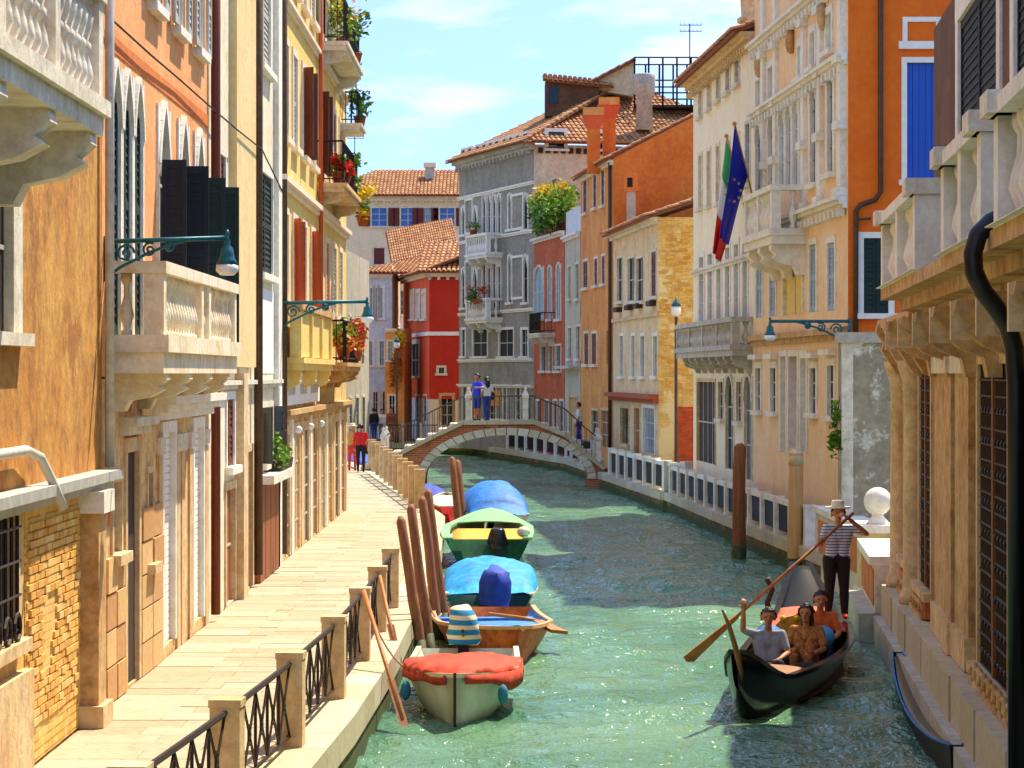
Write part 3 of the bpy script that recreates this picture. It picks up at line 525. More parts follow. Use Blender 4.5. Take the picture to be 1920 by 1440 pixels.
b = thing('yellow_house', (-4.4, 60, .6), 'tall yellow house with flower balconies and tiers of shuttered windows', 'house')
W = Wall(b, FL, 50.02, 70.8, 4.32, 16.4, 'yellow')
cols = [51.2, 53.4, 55.8, 58.2, 60.6, 63, 65.4, 67.8]
for i, u_ in enumerate(cols):
    W.win(u_, u_ + 1.05, 8.75, 10.6, fr='cream_pink', fw=.14, sh='perp' if i in (2, 4) else 'closed', shm='shutter_brown' if i in (2, 4) else ('shutter_pale' if i % 2 else 'shutter_brown'), ang=70, lw=.2)
    W.win(u_, u_ + 1.05, 5.6, 7.3, fr='cream_pink', fw=.12, sh='perp' if i in (1, 3) else 'closed', shm='shutter_orange' if i in (1, 3, 5) else 'shutter_pale', ang=55, lw=.13)
    W.win(u_, u_ + 1.05, 11.9, 13.9, fr='cream_pink', fw=.14, sh='perp' if i == 0 else ('open' if i in (4, 5) else 'closed'), shm='shutter_brown' if i in (0, 1) else 'shutter_pale', ang=60, lw=.16)
W.done()
cornice(b, FL, 50.1, 70.8, 7.75, 'cream_pink', .16, .2, 2, 'string_course'); cornice(b, FL, 50.1, 70.8, 11.3, 'cream_pink', .12, .16, 2, 'string_course'); cornice(b, FL, 50.1, 71, 16.1, 'stone', .5, .4, 3, 'eaves')
MB().tube([FL.P(50.2, .8, .1), FL.P(50.2, 16, .1)], .07, 8).build('downpipe', 'pipe_brown', b, True); MB().tube([FL.P(60.0, 4.4, .1), FL.P(60.0, 16, .1)], .05, 8).build('downpipe', 'shutter_orange', b, True)
W = Wall(b, FL, 50.02, 70.8, .5, 4.3, 'yellow_low', name='ground_floor_wall')
for i in range(8): W.win(51.3 + i * 2.45, 52.5 + i * 2.45, .62, 3.0, fr='stone_warm', fw=.2, sill=False, pane=('shutter_pale', 'wood_pale', 'dark_brown', 'wood_door')[i % 4], bars=(1, 3), name='door', rev=.05)
W.done()
for i in range(9): strip(b, FL, 'pilaster', ('stone_warm', 'stone_white')[i % 2], 50.35 + i * 2.45, 50.8 + i * 2.45, .6, 3.3, .05)
strip(b, FL, 'shop_fascia', 'white_paint', 50.7, 59.6, 3.58, 4.2, .1); cornice(b, FL, 50.4, 70.7, 3.3, 'stone_gold', .22, .2, 2, 'shop_cornice')
for a, e in ((51.3, 1.5), (54.2, 1.6), (57.0, 1.9)): MB().fb(FL, a, a + e, 3.78, 3.98, .09, .11).build('fascia_mark', 'stone_grey', b)
for i in range(3): MB().ball(FL.P(53 + i * 3.2, 3.08, .16), .075, 8).build('shop_lamp', 'lamp_glass', b, True)
balcony(b, FL, 50.6, 59.4, 4.5, .4, 1.05, 'yellow', .24, .3, posts=[50.75, 53.6, 56.4, 59.25], solid=True, brackets=[51, 55, 59], rail='stone_gold')
bk1 = balcony(b, FL, 60.4, 66.4, 4.45, .62, .95, 'stone_gold', .2, .4, iron=True, brackets=[60.9, 63.4, 66], bk=(.3, .4))
bk2 = balcony(b, FL, 60.2, 66.0, 8.5, .62, .95, 'stone_warm', .2, iron=True, brackets=[60.6, 65.6], bk=(.3, .35))
bk3 = balcony(b, FL, 60.6, 66.8, 11.75, .62, 1.0, 'stone', .2, iron=True, brackets=[61, 66.3], bk=(.3, .4))
balcony(b, FL, 68.2, 70.4, 10.6, .5, .8, 'stone', .16, iron=True)
roof_face(b, (-3.8, 49.9, 16.5), (-3.8, 71.0, 16.5), (-4.1, 0, 1.7))
# flowers on that house
PL = [('dense green and yellow plants on the top balcony of the yellow house', (-3.95, 62.4, 11.75), (.5, .9, .55), 'leaf', 'leaf_yellow', 11), ('leafy green plant hanging over the top balcony rail beside the brown shutters', (-3.85, 65.6, 11.8), (.4, .7, .6), 'leaf_dark', None, 12),
      ('trailing green plant in a pot on the small high iron balcony', (-3.95, 69.2, 10.6), (.3, .5, .45), 'leaf_dark', None, 13), ('red geranium in a clay pot on the middle balcony of the yellow house', (-3.95, 60.8, 8.52), (.18, .2, .18), 'flower_red', 'leaf', 14),
      ('second red geranium pot next to spiky plant on the middle balcony', (-3.92, 62.2, 8.52), (.18, .2, .18), 'flower_red', 'leaf', 15), ('spiky agave in a dark red pot on the middle balcony', (-3.95, 64.6, 8.55), (.3, .35, .4), 'leaf', None, 16),
      ('bright yellow flowers spilling below the middle balcony', (-3.7, 66.2, 7.85), (.28, .5, .4), 'flower_yellow', 'leaf', 17), ('orange flowers in a box on the lowest balcony of the yellow house', (-3.9, 61.8, 4.5), (.3, .8, .35), 'leaf_orange', 'leaf', 18), ('orange and brown flowers at the far end of the lowest balcony', (-3.82, 65.3, 4.5), (.3, .7, .4), 'leaf_orange', 'flower_red', 19)]
for lb, lc, r_, a, f_, sd_ in PL: potted(lb, lc, r_, a, 260, f_, seed=sd_, pr=.16, leaf=.09, group='balcony plants on the yellow house')
potted('bright green plants in a window box over the wooden shop panels', (-4.22, 48.6, 2.46), (.16, 1.4, .26), 'leaf', 300, None, box=(.14, 2.4, .18), pot='wood_dark', seed=31)

def wall_lamp(root, tip, label, drop=.5, mat='teal_metal'):
    """a long wrought bracket with scrolls and a hanging lantern"""
    root, tip = V(root), V(tip); t = thing('street_lamp', root, label, 'street lamp', 'bracket street lamps'); d = tip - root; L = d.length; d.normalize(); k = L / 1.4
    MB().tube([root, tip], .028 * k, 8).build('arm', mat, t, True); s = MB()
    for i, (c_, r_) in enumerate(((.16, .11), (.36, .085), (.53, .06))):
        ce = root + d * c_ * L - V((0, 0, r_ * k * 1.3)); s.tube([ce + d * (r_ * k * (1 - j / 22) * math.cos(j * .55 + i)) + V((0, 0, r_ * k * (1 - j / 22) * math.sin(j * .55 + i))) for j in range(20)], .016 * k, 5)
    s.tube([root - V((0, 0, .42 * k)), root - V((0, 0, .3 * k)) + d * .12 * L, root - V((0, 0, .14 * k)) + d * .36 * L, root - V((0, 0, .05 * k)) + d * .55 * L, root + d * .7 * L], .02 * k, 6)
    s.tube([root + V((0, 0, .06)), root - V((0, 0, .46 * k))], .03 * k, 6); s.build('scroll', mat, t, True)
    z = drop; b_ = tip; k2 = .72
    MB().lathe([(r_ * k2, z_ * k2) for r_, z_ in [(.02, .12), (.035, .06), (.02, 0), (.05, -.05), (.035, -.1), (.09, -.16), (.105, -.26), (.12, -.32), (.17, -.4)][::-1]], b_, 12).build('lantern_cap', mat, t, True)
    MB().lathe([(r_ * k2, z_ * k2) for r_, z_ in [(.10, -.56), (.17, -.5), (.165, -.4)]], b_, 12).build('lantern_glass', 'lamp_glass', t, True); return t
wall_lamp((-4.38, 28.75, 5.62), (-3.07, 28.75, 5.66), 'teal scrolled lamp bracket on the peach palace beside its balcony')
wall_lamp((-4.38, 50.1, 5.52), (-2.72, 50.1, 5.55), 'teal scrolled lamp bracket at the corner of the yellow house')
wall_lamp((7.0, 55.3, 5.28), (5.35, 55.3, 5.28), 'green scrolled lamp bracket at the bright orange end wall')
# ------------------------------------------------------------ right bank, near
FR = Fac((2.73 + .08 * 12, 12), (2.73 + .08 * 41.6, 41.6)); uD = lambda d_: (d_ - 12) * math.sqrt(1 + .0064)
b = thing('marble_palace', (5.0, 29, .2), 'shaded marble palace with carved balconies and dark lattice windows on the water', 'palace')
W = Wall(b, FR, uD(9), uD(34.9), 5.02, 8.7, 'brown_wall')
for a, e in ((26.6, 31.0), (20.5, 25.0), (14.5, 19)): W.win(uD(a), uD(e), 5.3, 8.3, fr='stone_white', fw=.34, sh='closed', shm='shutter_navy', sill=False)
W.done()
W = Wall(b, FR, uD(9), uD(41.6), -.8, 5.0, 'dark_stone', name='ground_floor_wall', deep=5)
lat = []
for a, e, zb in ((24.2, 28.6, 1.1), (35.2, 37.3, 1.3), (38.5, 40.4, 1.45), (18, 22.5, 1.1)):
    w_ = W.win(uD(a), uD(e), zb, 4.3, fr='stone_warm', fw=.14, pane='dark', sill=True, bars=(0, 0), name='lattice_window')
    g = MB(); u0, u1 = uD(a), uD(e); H = 4.3 - zb
    n = int((u1 - u0) / .16); [g.tube([FR.P(u0 + (u1 - u0) * i / n, zb, -.02), FR.P(u0 + (u1 - u0) * i / n, 4.3, -.02)], .016, 5) for i in range(n + 1)]
    n = int(H / .16); [g.tube([FR.P(u0, zb + H * i / n, -.005), FR.P(u1, zb + H * i / n, -.005)], .014, 5) for i in range(n + 1)]
    for i in range(int((u1 - u0) / .32)):
        for j in range(int(H / .32)): g.ball(FR.P(u0 + .16 + i * .32, zb + .16 + j * .32, -.01), .045, 5)
    g.build('window_grille', 'iron_brown', w_)
    for x in (.33, .66) if e - a > 3 else (.5,): MB().fb(FR, u0 + (u1 - u0) * x - .06, u0 + (u1 - u0) * x + .06, zb, 4.3, -.07, .02).build('mullion', 'wood_door', w_)
W.done()
MB().fb(FR, uD(9), uD(41.6), -1, .42, -.1, .42).build('water_step', 'stone_grey', b)
for i in range(22):
    u0 = uD(10 + i * 1.45); MB().fb(FR, u0 + .01, min(uD(41.6), u0 + 1.45) - .01, .42, .92, -.1, .3 + R.uniform(-.015, .015)).build('plinth_block', 'coping', b)
for d0, d1, k in ((29.3, 33.6, .22), (40.5, 41.5, .16), (37.6, 38.3, .14), (22.8, 23.6, .2)):
    if d1 - d0 > 2:
        for x0, x1, o_ in ((29.2, 30.9, .07), (31.0, 31.7, .11), (31.9, 33.9, .07)):
            p_ = MB().fb(FR, uD(x0), uD(x1), .93, 4.4, -.02, o_).build('pilaster', 'stone_gold', b); MB().fb(FR, uD(x0) - .06, uD(x1) + .06, .93, 1.3, -.02, o_ + .05).build('pilaster_base', 'stone_warm', p_); MB().fb(FR, uD(x0) - .05, uD(x1) + .05, 4.2, 4.4, -.02, o_ + .07).build('capital', 'stone', p_)
    else:
        p_ = MB().lathe([(.24, 0), (.24, .12), (.19, .2), (.185, .3), (.165, 3.0), (.2, 3.05), (.17, 3.1), (.26, 3.35), (.27, 3.45)], FR.P(uD((d0 + d1) / 2), .93, .02), 14).build('column', 'stone_warm', b, True)
# carved stone panels under the lattice windows
for a, e in ((24.2, 28.6), (35.2, 37.3), (38.5, 40.4)):
    pn = MB().fb(FR, uD(a), uD(e), .95, 1.25 if a > 30 else .98, -.02, .1).build('carved_panel', 'marble_orange', b)
    for i in range(int((e - a) / .5)):
        c_ = FR.P(uD(a + .3 + i * .5), 1.02, .12); MB().tube([c_ + V((0, math.cos(q) * .16, math.sin(q) * .12)) for q in [x * .62 for x in range(11)]], .035, 5).build('scroll_relief', 'stone_gold', pn, True)
# cornice, consoles and the three balconies
cornice(b, FR, uD(9), uD(34.4), 4.86, 'stone_gold', .72, .42, 3, 'balcony_ledge')
for i in range(9):
    d0 = 14 + i * 2.45; pr = [(0, 0), (.66, 0), (.68, -.1), (.52, -.2), (.58, -.28), (.4, -.42), (.18, -.5), (.14, -.7), (0, -.7)]
    k_ = MB().prism([FR.P(uD(d0), 4.86 + z_, o_) for o_, z_ in pr], FR.P(.36, 0) - FR.P(0, 0)).build('console', 'stone_gold', b); MB().fb(FR, uD(d0) + .12, uD(d0) + .24, 4.5, 4.85, .3, .7).build('console_scroll', 'stone_warm', k_)
for d0, d1 in ((28.2, 34.35), (20.9, 24.8), (12.5, 19.9)):
    u0, u1 = uD(d0), uD(d1); mid = (u0 + u1) / 2
    balcony(b, FR, u0, u1, 5.3, .72, .93, 'stone_white', .02, .3, posts=[u0 + .16, mid, u1 - .16], pw=.32, rail='stone')
    for e in (u0, u1 - .5): MB().fb(FR, e - .04, e + .54, 6.1, 6.27, .2, .82).build('pedestal_cap', 'stone', b)
for i in range(4): # heads and scroll brackets under the far end
    d0 = 35 + i * 1.9; MB().prism([FR.P(uD(d0), 4.95 + z_, o_) for o_, z_ in [(0, 0), (.4, 0), (.42, -.12), (.3, -.3), (.34, -.4), (.12, -.75), (0, -.8)]], FR.P(.4, 0) - FR.P(0, 0)).build('console', 'stone_gold', b)
cornice(b, FR, uD(34.5), uD(41.55), 4.75, 'stone_gold', .36, .27, 2, 'ledge')
MB().tube([*[pix(a_, b_, 20.3) for a_, b_ in ((1925, 385), (1890, 402), (1858, 416), (1834, 440), (1824, 475), (1826, 510), (1842, 545), (1868, 578), (1890, 612), (1902, 655), (1906, 720), (1908, 1460))]], .075, 10).build('drain_pipe', 'pipe_black', b, True)
# low water wall with marble panels, and the corner pier with its ball
b = thing('water_wall', (5.9, 43.6, .2), 'low stone water wall inlaid with orange marble panels', 'wall')
F2 = Fac((5.72, 41.65), (6.12, 46.2)); MB().fb(F2, 0, F2.L, -.8, .45, -.7, .3).build('footing', 'stone_grey', b); MB().fb(F2, 0, F2.L, .45, 1.2, -.6, .05).build('wall', 'stone', b); MB().fb(F2, -.0, F2.L, 1.2, 1.34, -.65, .14).build('coping', 'stone_white', b)
for i in range(3): MB().fb(F2, .25 + i * 1.45, 1.5 + i * 1.45, .55, 1.1, .03, .075).build('panel', 'marble_orange', b)
b = thing('corner_pier', (6.4, 47, .2), 'cream stone corner pier topped by a white stone ball', 'pier')
MB().box(6.14, 6.86, 46.7, 47.5, -.6, 1.4).build('shaft', 'stone_warm', b); MB().box(6.08, 6.92, 46.64, 47.56, 1.4, 1.54).build('cap', 'stone_white', b); MB().box(6.08, 6.92, 46.64, 47.56, .2, .42).build('base_course', 'stone', b)
bl = MB().lathe([(.22, 0), (.16, .07), (.1, .14), (.12, .2)], (6.46, 47.1, 1.54), 12).build('ball_stem', 'stone_white', b, True); MB().ball((6.46, 47.1, 1.94), .25, 18).build('ball', 'stone_white', bl, True)
b = thing('parapet_wall', (6.25, 49, .2), 'stone parapet with an orange marble panel running back from the ball pier', 'wall')
F2 = Fac((6.2, 47.52), (6.2, 54.5)); MB().fb(F2, 0, F2.L, -.8, 1.38, -.4, 0).build('wall', 'stone', b); MB().fb(F2, 0, F2.L, 1.381, 1.5, -.46, .06).build('coping', 'stone_white', b); MB().fb(F2, .3, 3.0, .62, 1.25, -.01, .03).build('panel', 'marble_orange', b); MB().fb(F2, 3.4, 6.2, .62, 1.25, -.01, .03).build('panel', 'marble_orange', b)
b = thing('garden_wall', (6.8, 50.5, .4), 'tall grey weathered end wall with peeling white plaster patches', 'wall')
FG = Fac((6.25, 50.6), (7.9, 50.6)); Wl = MB().fb(FG, 0, FG.L, .3, 4.78, -.5, 0).build('wall', 'grey_wall', b); MB().fb(FG, -.06, FG.L, 4.78, 4.98, -.55, .08).build('coping', 'stone_grey', b); MB().fb(FG, 0, .22, .3, 4.775, -.02, .03).build('quoin', 'stone', b)
tv = thing('climbing_vine', (6.18, 50.62, 1.5), 'green vine hanging on the edge of the grey wall', 'plant'); foliage(tv, 'foliage', (6.14, 50.62, 3.2), (.12, .08, .5), 130, 'leaf', .1, 7, 41); MB().tube([(6.22, 50.63, 3.75), (6.16, 50.6, 3.3), (6.2, 50.62, 2.7)], .012, 5).build('stem', 'wood_pole', tv)

# ------------------------------------------------------------ pale palaces
b = thing('orange_palace', tuple(RW.P(6, .6)), 'pale ornate palace facade with columned balcony and vivid orange end wall', 'palace'); R3 = RW.u(1415)
W = Wall(b, RW, 0, R3, 5.18, 15.5, 'pale_peach', deep=6)
for p0, p1 in ((1553, 1563), (1521, 1531), (1442, 1454), (1418, 1428)):
    W.pwin(p0, p1, {1553: 130, 1521: 160, 1442: 215, 1418: 232}[p0], {1553: 325, 1521: 345, 1442: 372, 1418: 385}[p0], fr='stone_white', arch='round', fw=.2, pane='glass', bars=(1, 3), sill=True)
for i in range(4): W.pwin(1462 + i * 13, 1471.5 + i * 13, 205 - i * 9, 352 - i * 2, fr='stone_white', arch='round', fw=.12, pane='glass_pale', bars=(0, 2), sill=False)
for p0, p1, y0, y1 in ((1550, 1560, 25, 95), (1520, 1529, 60, 125), (1497, 1505, 85, 145), (1441, 1451, 125, 190), (1418, 1427, 150, 210)): W.pwin(p0, p1, y0, y1, fr='stone_white', fw=.16, pane='shutter_pale', bars=(0, 0))
for p0, p1, y0, y1 in ((1553, 1566, 455, 582), (1519, 1531, 458, 585), (1444, 1455, 478, 592), (1419, 1430, 482, 595)): W.pwin(p0, p1, y0, y1, fr='stone_white', fw=.14, sh='closed', shm='shutter_steel', sill=False)
W.pwin(1470, 1505, 465, 590, fr='stone', fw=.2, pane='yellow', bars=(1, 0), sill=False)
W.done()
for px_, o_ in ((1584, .14), (1541, .09), (1510, .09), (1457, .09), (1434, .09)):
    u_ = RW.u(px_); p_ = MB().fb(RW, u_ - .22 if u_ > .3 else 0.01, u_ + .22, 7.9, 15.4, -.02, o_).build('pilaster', 'stone_white', b)
    for z_ in (7.9, 9.3, 10.7, 12.1): MB().fb(RW, max(0, u_ - .3), u_ + .3, z_, z_ + .18, -.02, o_ + .09).build('capital', 'stone_white', p_)
for z_, o_ in ((7.65, .3), (10.65, .22), (12.4, .25)): cornice(b, RW, .0, R3, z_, 'stone_white', o_, .24, 3, dent=.5)
for p0 in (1415, 1475, 1535): # carved shields and swags high on the facade
    u_ = RW.u(p0 + 12); MB().ball(RW.P(u_, 12.0, .06), .32, 8, (.4, .8, 1)).build('shield_relief', 'stone_gold', b, True)
u0, u1 = RW.u(1512), RW.u(1456); balcony(b, RW, u0, u1, 7.5, .8, 1.0, 'stone_white', .35, .3, posts=[u0 + .12, (u0 + u1) / 2, u1 - .12], brackets=[u0 + .4, (u0 + u1) / 2, u1 - .4], bk=(.4, .7))
W = Wall(b, RW, 0, R3, .4, 5.16, 'pale_peach', deep=6, name='ground_floor_wall')
for p0, p1, y0, y1 in ((1418, 1427, 690, 770), (1446, 1456, 690, 772), (1520, 1531, 690, 775), (1553, 1565, 685, 780)): W.pwin(p0, p1, y0, y1, fr='stone_white', fw=.16, pane='dark_brown', bars=(1, 2), hood=True)
for p0, p1, pn in ((1465, 1475, 'shutter_pale'), (1480, 1496, 'wood_door'), (1502, 1513, 'shutter_pale')): W.pwin(p0, p1, 668, 848, fr='stone_white', fw=.15, pane=pn, bars=(1, 2), sill=False, name='door', rev=.3)
W.done(); cornice(b, RW, 0, R3, 4.9, 'stone_gold', .22, .26, 2, 'string_course')
FE = Fac((RW.P(0, 0).x, 55.47), (13.0, 55.47)); W = Wall(b, FE, 0, FE.L, .4, 15.6, 'orange', ends=False, name='end_wall')
W.pwin(1700, 1759, 117, 338, fr='white_paint', fw=.11, pane='dark', sh=None, bars=(0, 0), label=None); w_ = [c_ for c_ in b.children if c_.name.startswith('window')][-1]
u0, u1, z0, z1 = W.h[-1][:4]
for i in range(5): a = u0 + (u1 - u0) * i / 5; MB().fb(FE, a + .004, a + (u1 - u0) / 5 - .004, z0 + .01, z1 - .01, -.1, -.05 + .004 * (i % 2)).build('shutter_plank', 'shutter_blue', w_)
W.pwin(1619, 1666, 446, 588, fr='white_paint', fw=.12, sh='closed', shm='shutter_green'); W.done()
u0, z1 = FE.uz(1692, 32); u1, z0 = FE.uz(1764, 92); fr = MB()
for a, e, c_, d_ in ((u0, u1, z1 - .1, z1), (u0, u0 + .1, z0, z1 - .1), (u1 - .1, u1, z0, z1 - .1)): fr.fb(FE, a, e, c_, d_, -.01, .04)
fr.build('blind_window_frame', 'white_paint', b); MB().fb(FE, u0 - .08, u1 + .06, z0, z0 + .16, -.01, .07).build('blind_window_sill', 'white_paint', b)
pp = [(1650, -160), (1650, 360), (1640, 375), (1612, 385), (1604, 395), (1603, 690)]; MB().tube([FE.P(*FE.uz(*q_), .09) for q_ in pp], .055, 8).build('downpipe', 'pipe_brown', b, True)
MB().tube([FE.P(*FE.uz(1606, 412), .1), FE.P(*FE.uz(1632, 410), .1)], .03, 6).build('pipe_stub', 'pipe_brown', b)
roof_face(b, tuple(RW.P(-.1, 15.7, .5)), tuple(RW.P(R3, 15.7, .5)), tuple((RW.P(0, 17, -3) - RW.P(0, 15.7, .5))))
b = thing('cream_palace', tuple(RW.P(19, .6)), 'plain cream palace with flags, long balcony and tall chimney pots', 'palace')
W = Wall(b, RW, R3 + .02, 26, 5.0, 13.0, 'pale_cream', deep=7)
for i, (p0, p1) in enumerate(((1311, 1317), (1327, 1333), (1344, 1350), (1362, 1369), (1379, 1387))):
    W.pwin(p0, p1, 158 - i * 15, 218 - i * 15 - (i > 3) * 0, fr='stone', fw=.1, pane='glass_pale' if i > 1 else 'shutter_pale', bars=(1, 1)); 
    W.pwin(p0, p1, 292 - i * 9, 390 - i * 5, fr='stone', fw=.1, pane='shutter_pale' if i < 3 else 'glass_blue', bars=(1, 2))
W.pwin(1399, 1407, 232, 345, fr='stone', fw=.1, pane='glass_blue', bars=(1, 2))
for i in range(6): p0 = 1312 + i * 16.4; W.pwin(p0, p0 + 8.2, 482 - i * 6, 612 - i * 1.5, fr='stone_white', fw=.16, pane='glass_pale', bars=(1, 2), sill=False)
W.done()
W = Wall(b, RW, R3 + .02, 26, .4, 4.98, 'pale_cream', deep=7, name='ground_floor_wall')
W.pwin(1308, 1342, 716, 868, fr='stone_warm', fw=.1, pane='dark_brown', bars=(3, 1), sill=False, name='door'); W.pwin(1348, 1357, 716, 785, fr='stone', fw=.1, pane='dark_brown'); W.pwin(1382, 1391, 716, 790, fr='stone', fw=.1, pane='dark_brown'); W.pwin(1362, 1376, 705, 880, fr='stone', fw=.12, arch='round', pane='dark', sill=False, name='door'); W.pwin(1397, 1411, 705, 900, fr='stone', fw=.12, arch='round', pane='shutter_grey', sill=False, name='door'); W.done()
u0, u1 = R3 + .3, 25.8; balcony(b, RW, u0, u1, 4.95, .55, .72, 'stone_grey', .3, .3, posts=[u0 + .1 + (u1 - u0 - .2) * i / 4 for i in range(5)], brackets=[u0 + .3 + i * 1.5 for i in range(8)], bk=(.25, .45), pw=.2)
cornice(b, RW, R3 + .02, 26, 12.72, 'stone_warm', .4, .3, 3, 'eaves', dent=.45); cornice(b, RW, R3 + .02, 26, 7.15, 'stone', .1, .18, 2, 'string_course')
roof_face(b, tuple(RW.P(R3, 13.05, .55)), tuple(RW.P(26.3, 13.05, .55)), tuple((RW.P(0, 14.6, -4) - RW.P(0, 13.05, .55))))
for px_, zb, h, r_ in ((1376, 13.2, 2.2, .33), (1412, 13.3, 2.4, .26)):
    c0 = RW.P(RW.u(px_), zb, -.5); k_ = MB().lathe([(r_, 0), (r_ * .94, h * .5), (r_ * 1.25, h * .52), (r_ * 1.25, h * .57), (r_ * .9, h * .6), (r_ * 1.05, h), (r_ * 1.2, h)], c0 - V((0, 0, .6)), 12).build('chimney', 'stone_warm', b, True)
def flag(label, root, d, w_, h, cols, mat_n, star=False):
    root = V(root); pole = V(d); t = thing('flag', root, label, 'flag', 'flags on the cream palace'); MB().tube([root, root + pole], .03, 6).build('flagpole', 'wood_pale', t); MB().ball(root + pole, .06, 6).build('finial', 'gold', t)
    nn = len(cols); ce = root + pole * .72
    for k in range(nn):
        m = MB(); nu, nv = 10, 8; vs = []
        for i in range(nv + 1):
            for j in range(nu + 1):
                uu = j / nu; vv_ = (k + i / nv) / nn; a = (root + pole * (1.0 - uu * .66)).lerp(ce, .62 * vv_); fold = math.sin(uu * 10 + vv_ * 3 + mat_n) * .16 * (.15 + vv_)
                vs.append(a + V((-.42 * vv_ + fold * .35, fold, -h * vv_ * (1 - .12 * uu))))
        m.add(vs, [(i * (nu + 1) + j, i * (nu + 1) + j + 1, (i + 1) * (nu + 1) + j + 1, (i + 1) * (nu + 1) + j) for i in range(nv) for j in range(nu)]); o = m.build('cloth', cols[k], t, True)
        sm = o.modifiers.new('thick', 'SOLIDIFY'); sm.thickness = .012
    if star:
        for i in range(9):
            a = i * .7; q_ = root + pole * .68 + V((-.22 + .2 * math.cos(a), -.22, -h * .42 + .28 * math.sin(a))); MB().prism([q_ + V((.05 * (1 if j % 2 else .42) * math.sin(j * math.pi / 5), 0, .05 * (1 if j % 2 else .42) * math.cos(j * math.pi / 5))) for j in range(10)], (0, -.008, 0)).build('star', 'flower_yellow', t)
p0 = RW.P(RW.u(1415), 8.6, .02); flag('blue flag with a ring of yellow stars on a slanting pole', p0, pix(1377, 232, 66.5) - p0, 1, 2.5, ['flag_blue'], 1.0, True)
p0 = RW.P(RW.u(1404), 8.2, .02); flag('green, white and red tricolour flag on a slanting pole', p0, pix(1362, 255, 70) - p0, 1, 2.7, ['flag_green', 'flag_white', 'flag_red'], 2.3)
# ------------------------------------------------------------ houses round the bend, right bank
b = thing('sand_house', (4.4, 94, .6), 'sand coloured house with dark shutters and a rough brick side wall', 'house')
F5 = Fac((4.84, 88), (3.8, 100)); W = Wall(b, F5, 0, F5.L, .4, 9.35, 'sand', deep=4)
for p0, p1 in ((1158, 1168), (1178, 1190), (1194, 1207)): W.pwin(p0, p1, 484, 565, fr='stone', fw=.08, pane='dark', sh=None, bars=(1, 1), hood=False)
W.pwin(1222, 1231, 472, 556, fr='stone', fw=.08, sh='closed', shm='shutter_red')
for p0, p1 in ((1163, 1169), (1185, 1191), (1202, 1209), (1226, 1233)): W.pwin(p0, p1, 630, 705, fr='stone_white', fw=.12, pane='glass', bars=(0, 1), hood=False)
W.pwin(1164, 1180, 765, 832, fr='stone_warm', fw=.12, pane='glass', bars=(1, 1)); W.pwin(1207, 1228, 765, 850, fr='stone_white', fw=.12, pane='glass_pale', bars=(1, 2), sill=False, name='door'); W.pwin(1190, 1200, 765, 850, fr='stone_warm', fw=.1, pane='wood_door', bars=(0, 1), sill=False, name='door'); W.done()
cornice(b, F5, 0, F5.L, 9.15, 'stone', .3, .22, 2, 'eaves'); cornice(b, F5, 0, F5.L, 3.2, 'terracotta', .35, .3, 2, 'shop_canopy'); cornice(b, F5, 0, F5.L, 6.1, 'stone_warm', .08, .12, 1, 'string_course')
for p0 in (1163, 1184, 1201, 1226): MB().fb(F5, F5.u(p0) - .55, F5.u(p0) + .45, 6.45, 6.62, -.01, .22).build('window_box', 'wood_dark', b)
F5s = Fac((4.84, 87.98), (7.4, 87.7)); W = Wall(b, F5s, 0, F5s.L, .4, 9.35, 'brick_sand', ends=False, name='side_wall'); W.win(1.6, 1.8, 7, 7.6); W.done()
st = MB()
for i in range(420):
    u_, z_ = R.uniform(.05, 2.3), R.uniform(3.6, 9.1); st.fb(F5s, u_ - R.uniform(.08, .16), u_ + R.uniform(.08, .16), z_ - .045, z_ + .045, -.01, R.uniform(.01, .035))
tag(st.build('stone_facing', 'brickpiece', b), kind='stuff')
strip(b, F5s, 'brick_patch', 'brick_red', .62, 1.35, .6, 3.1, .02)
rn_ = (F5.P(0, 0, -4) - F5.P(0, 0, .45)); roof_face(b, tuple(F5.P(-.3, 9.38, .45)), tuple(F5.P(F5.L, 9.38, .45)), (rn_.x, rn_.y, 1.5))
b = thing('orange_house', (3.4, 105, .6), 'ochre orange house with a broad burnt orange gable and two chimneys', 'house')
F6 = Fac((3.84, 101), (2.86, 111)); W = Wall(b, F6, 0, F6.L, .4, 12.35, 'orange_front', deep=7)
for p0, p1, y0, y1 in ((1094, 1101, 335, 400), (1113, 1119, 325, 390), (1128, 1134, 320, 385), (1094, 1103, 490, 540), (1115, 1121, 485, 535), (1129, 1135, 480, 532), (1096, 1104, 625, 683), (1110, 1119, 625, 683), (1137, 1145, 620, 683)): W.pwin(p0, p1, y0, y1, fr='stone', fw=.1, sh='closed', shm='shutter_red')
W.pwin(1110, 1122, 770, 838, fr='stone_warm', fw=.1, pane='dark_brown', sill=False, name='door'); W.pwin(1128, 1142, 770, 838, fr='stone_warm', fw=.1, pane='wood_door', sill=False, name='door'); W.done()
F6s = Fac((3.84, 100.98), (11, 100.98)); G = lambda u_: 12.35 + 1.75 * min(u_, 7.1 - u_ if 0 else u_) / 3.55 if u_ < 3.55 else 12.35 + 1.75 * (7.16 - u_) / 3.55
MB().prism([F6s.P(0, .4), F6s.P(F6s.L, .4), F6s.P(F6s.L, 12.35), F6s.P(F6s.L / 2, 14.2), F6s.P(0, 12.35)], (0, .2, 0)).build('gable_wall', 'orange_gable', b)
MB().lathe([(.25, 0), (.25, .06)], (0, 0, 0), 14).build('vent', 'dark', b)
v_ = b.children[-1]; v_.rotation_euler = (rad(90), 0, 0); v_.location = F6s.P(*F6s.uz(1296, 250)) - base(b)
roof_face(b, (3.5, 100.9, 12.3), (2.5, 111.2, 12.3), (3.9, .36, 1.95)); roof_face(b, (11.4, 100.9, 12.3), (10.4, 111.2, 12.3), (-3.9, -.3, 1.95))
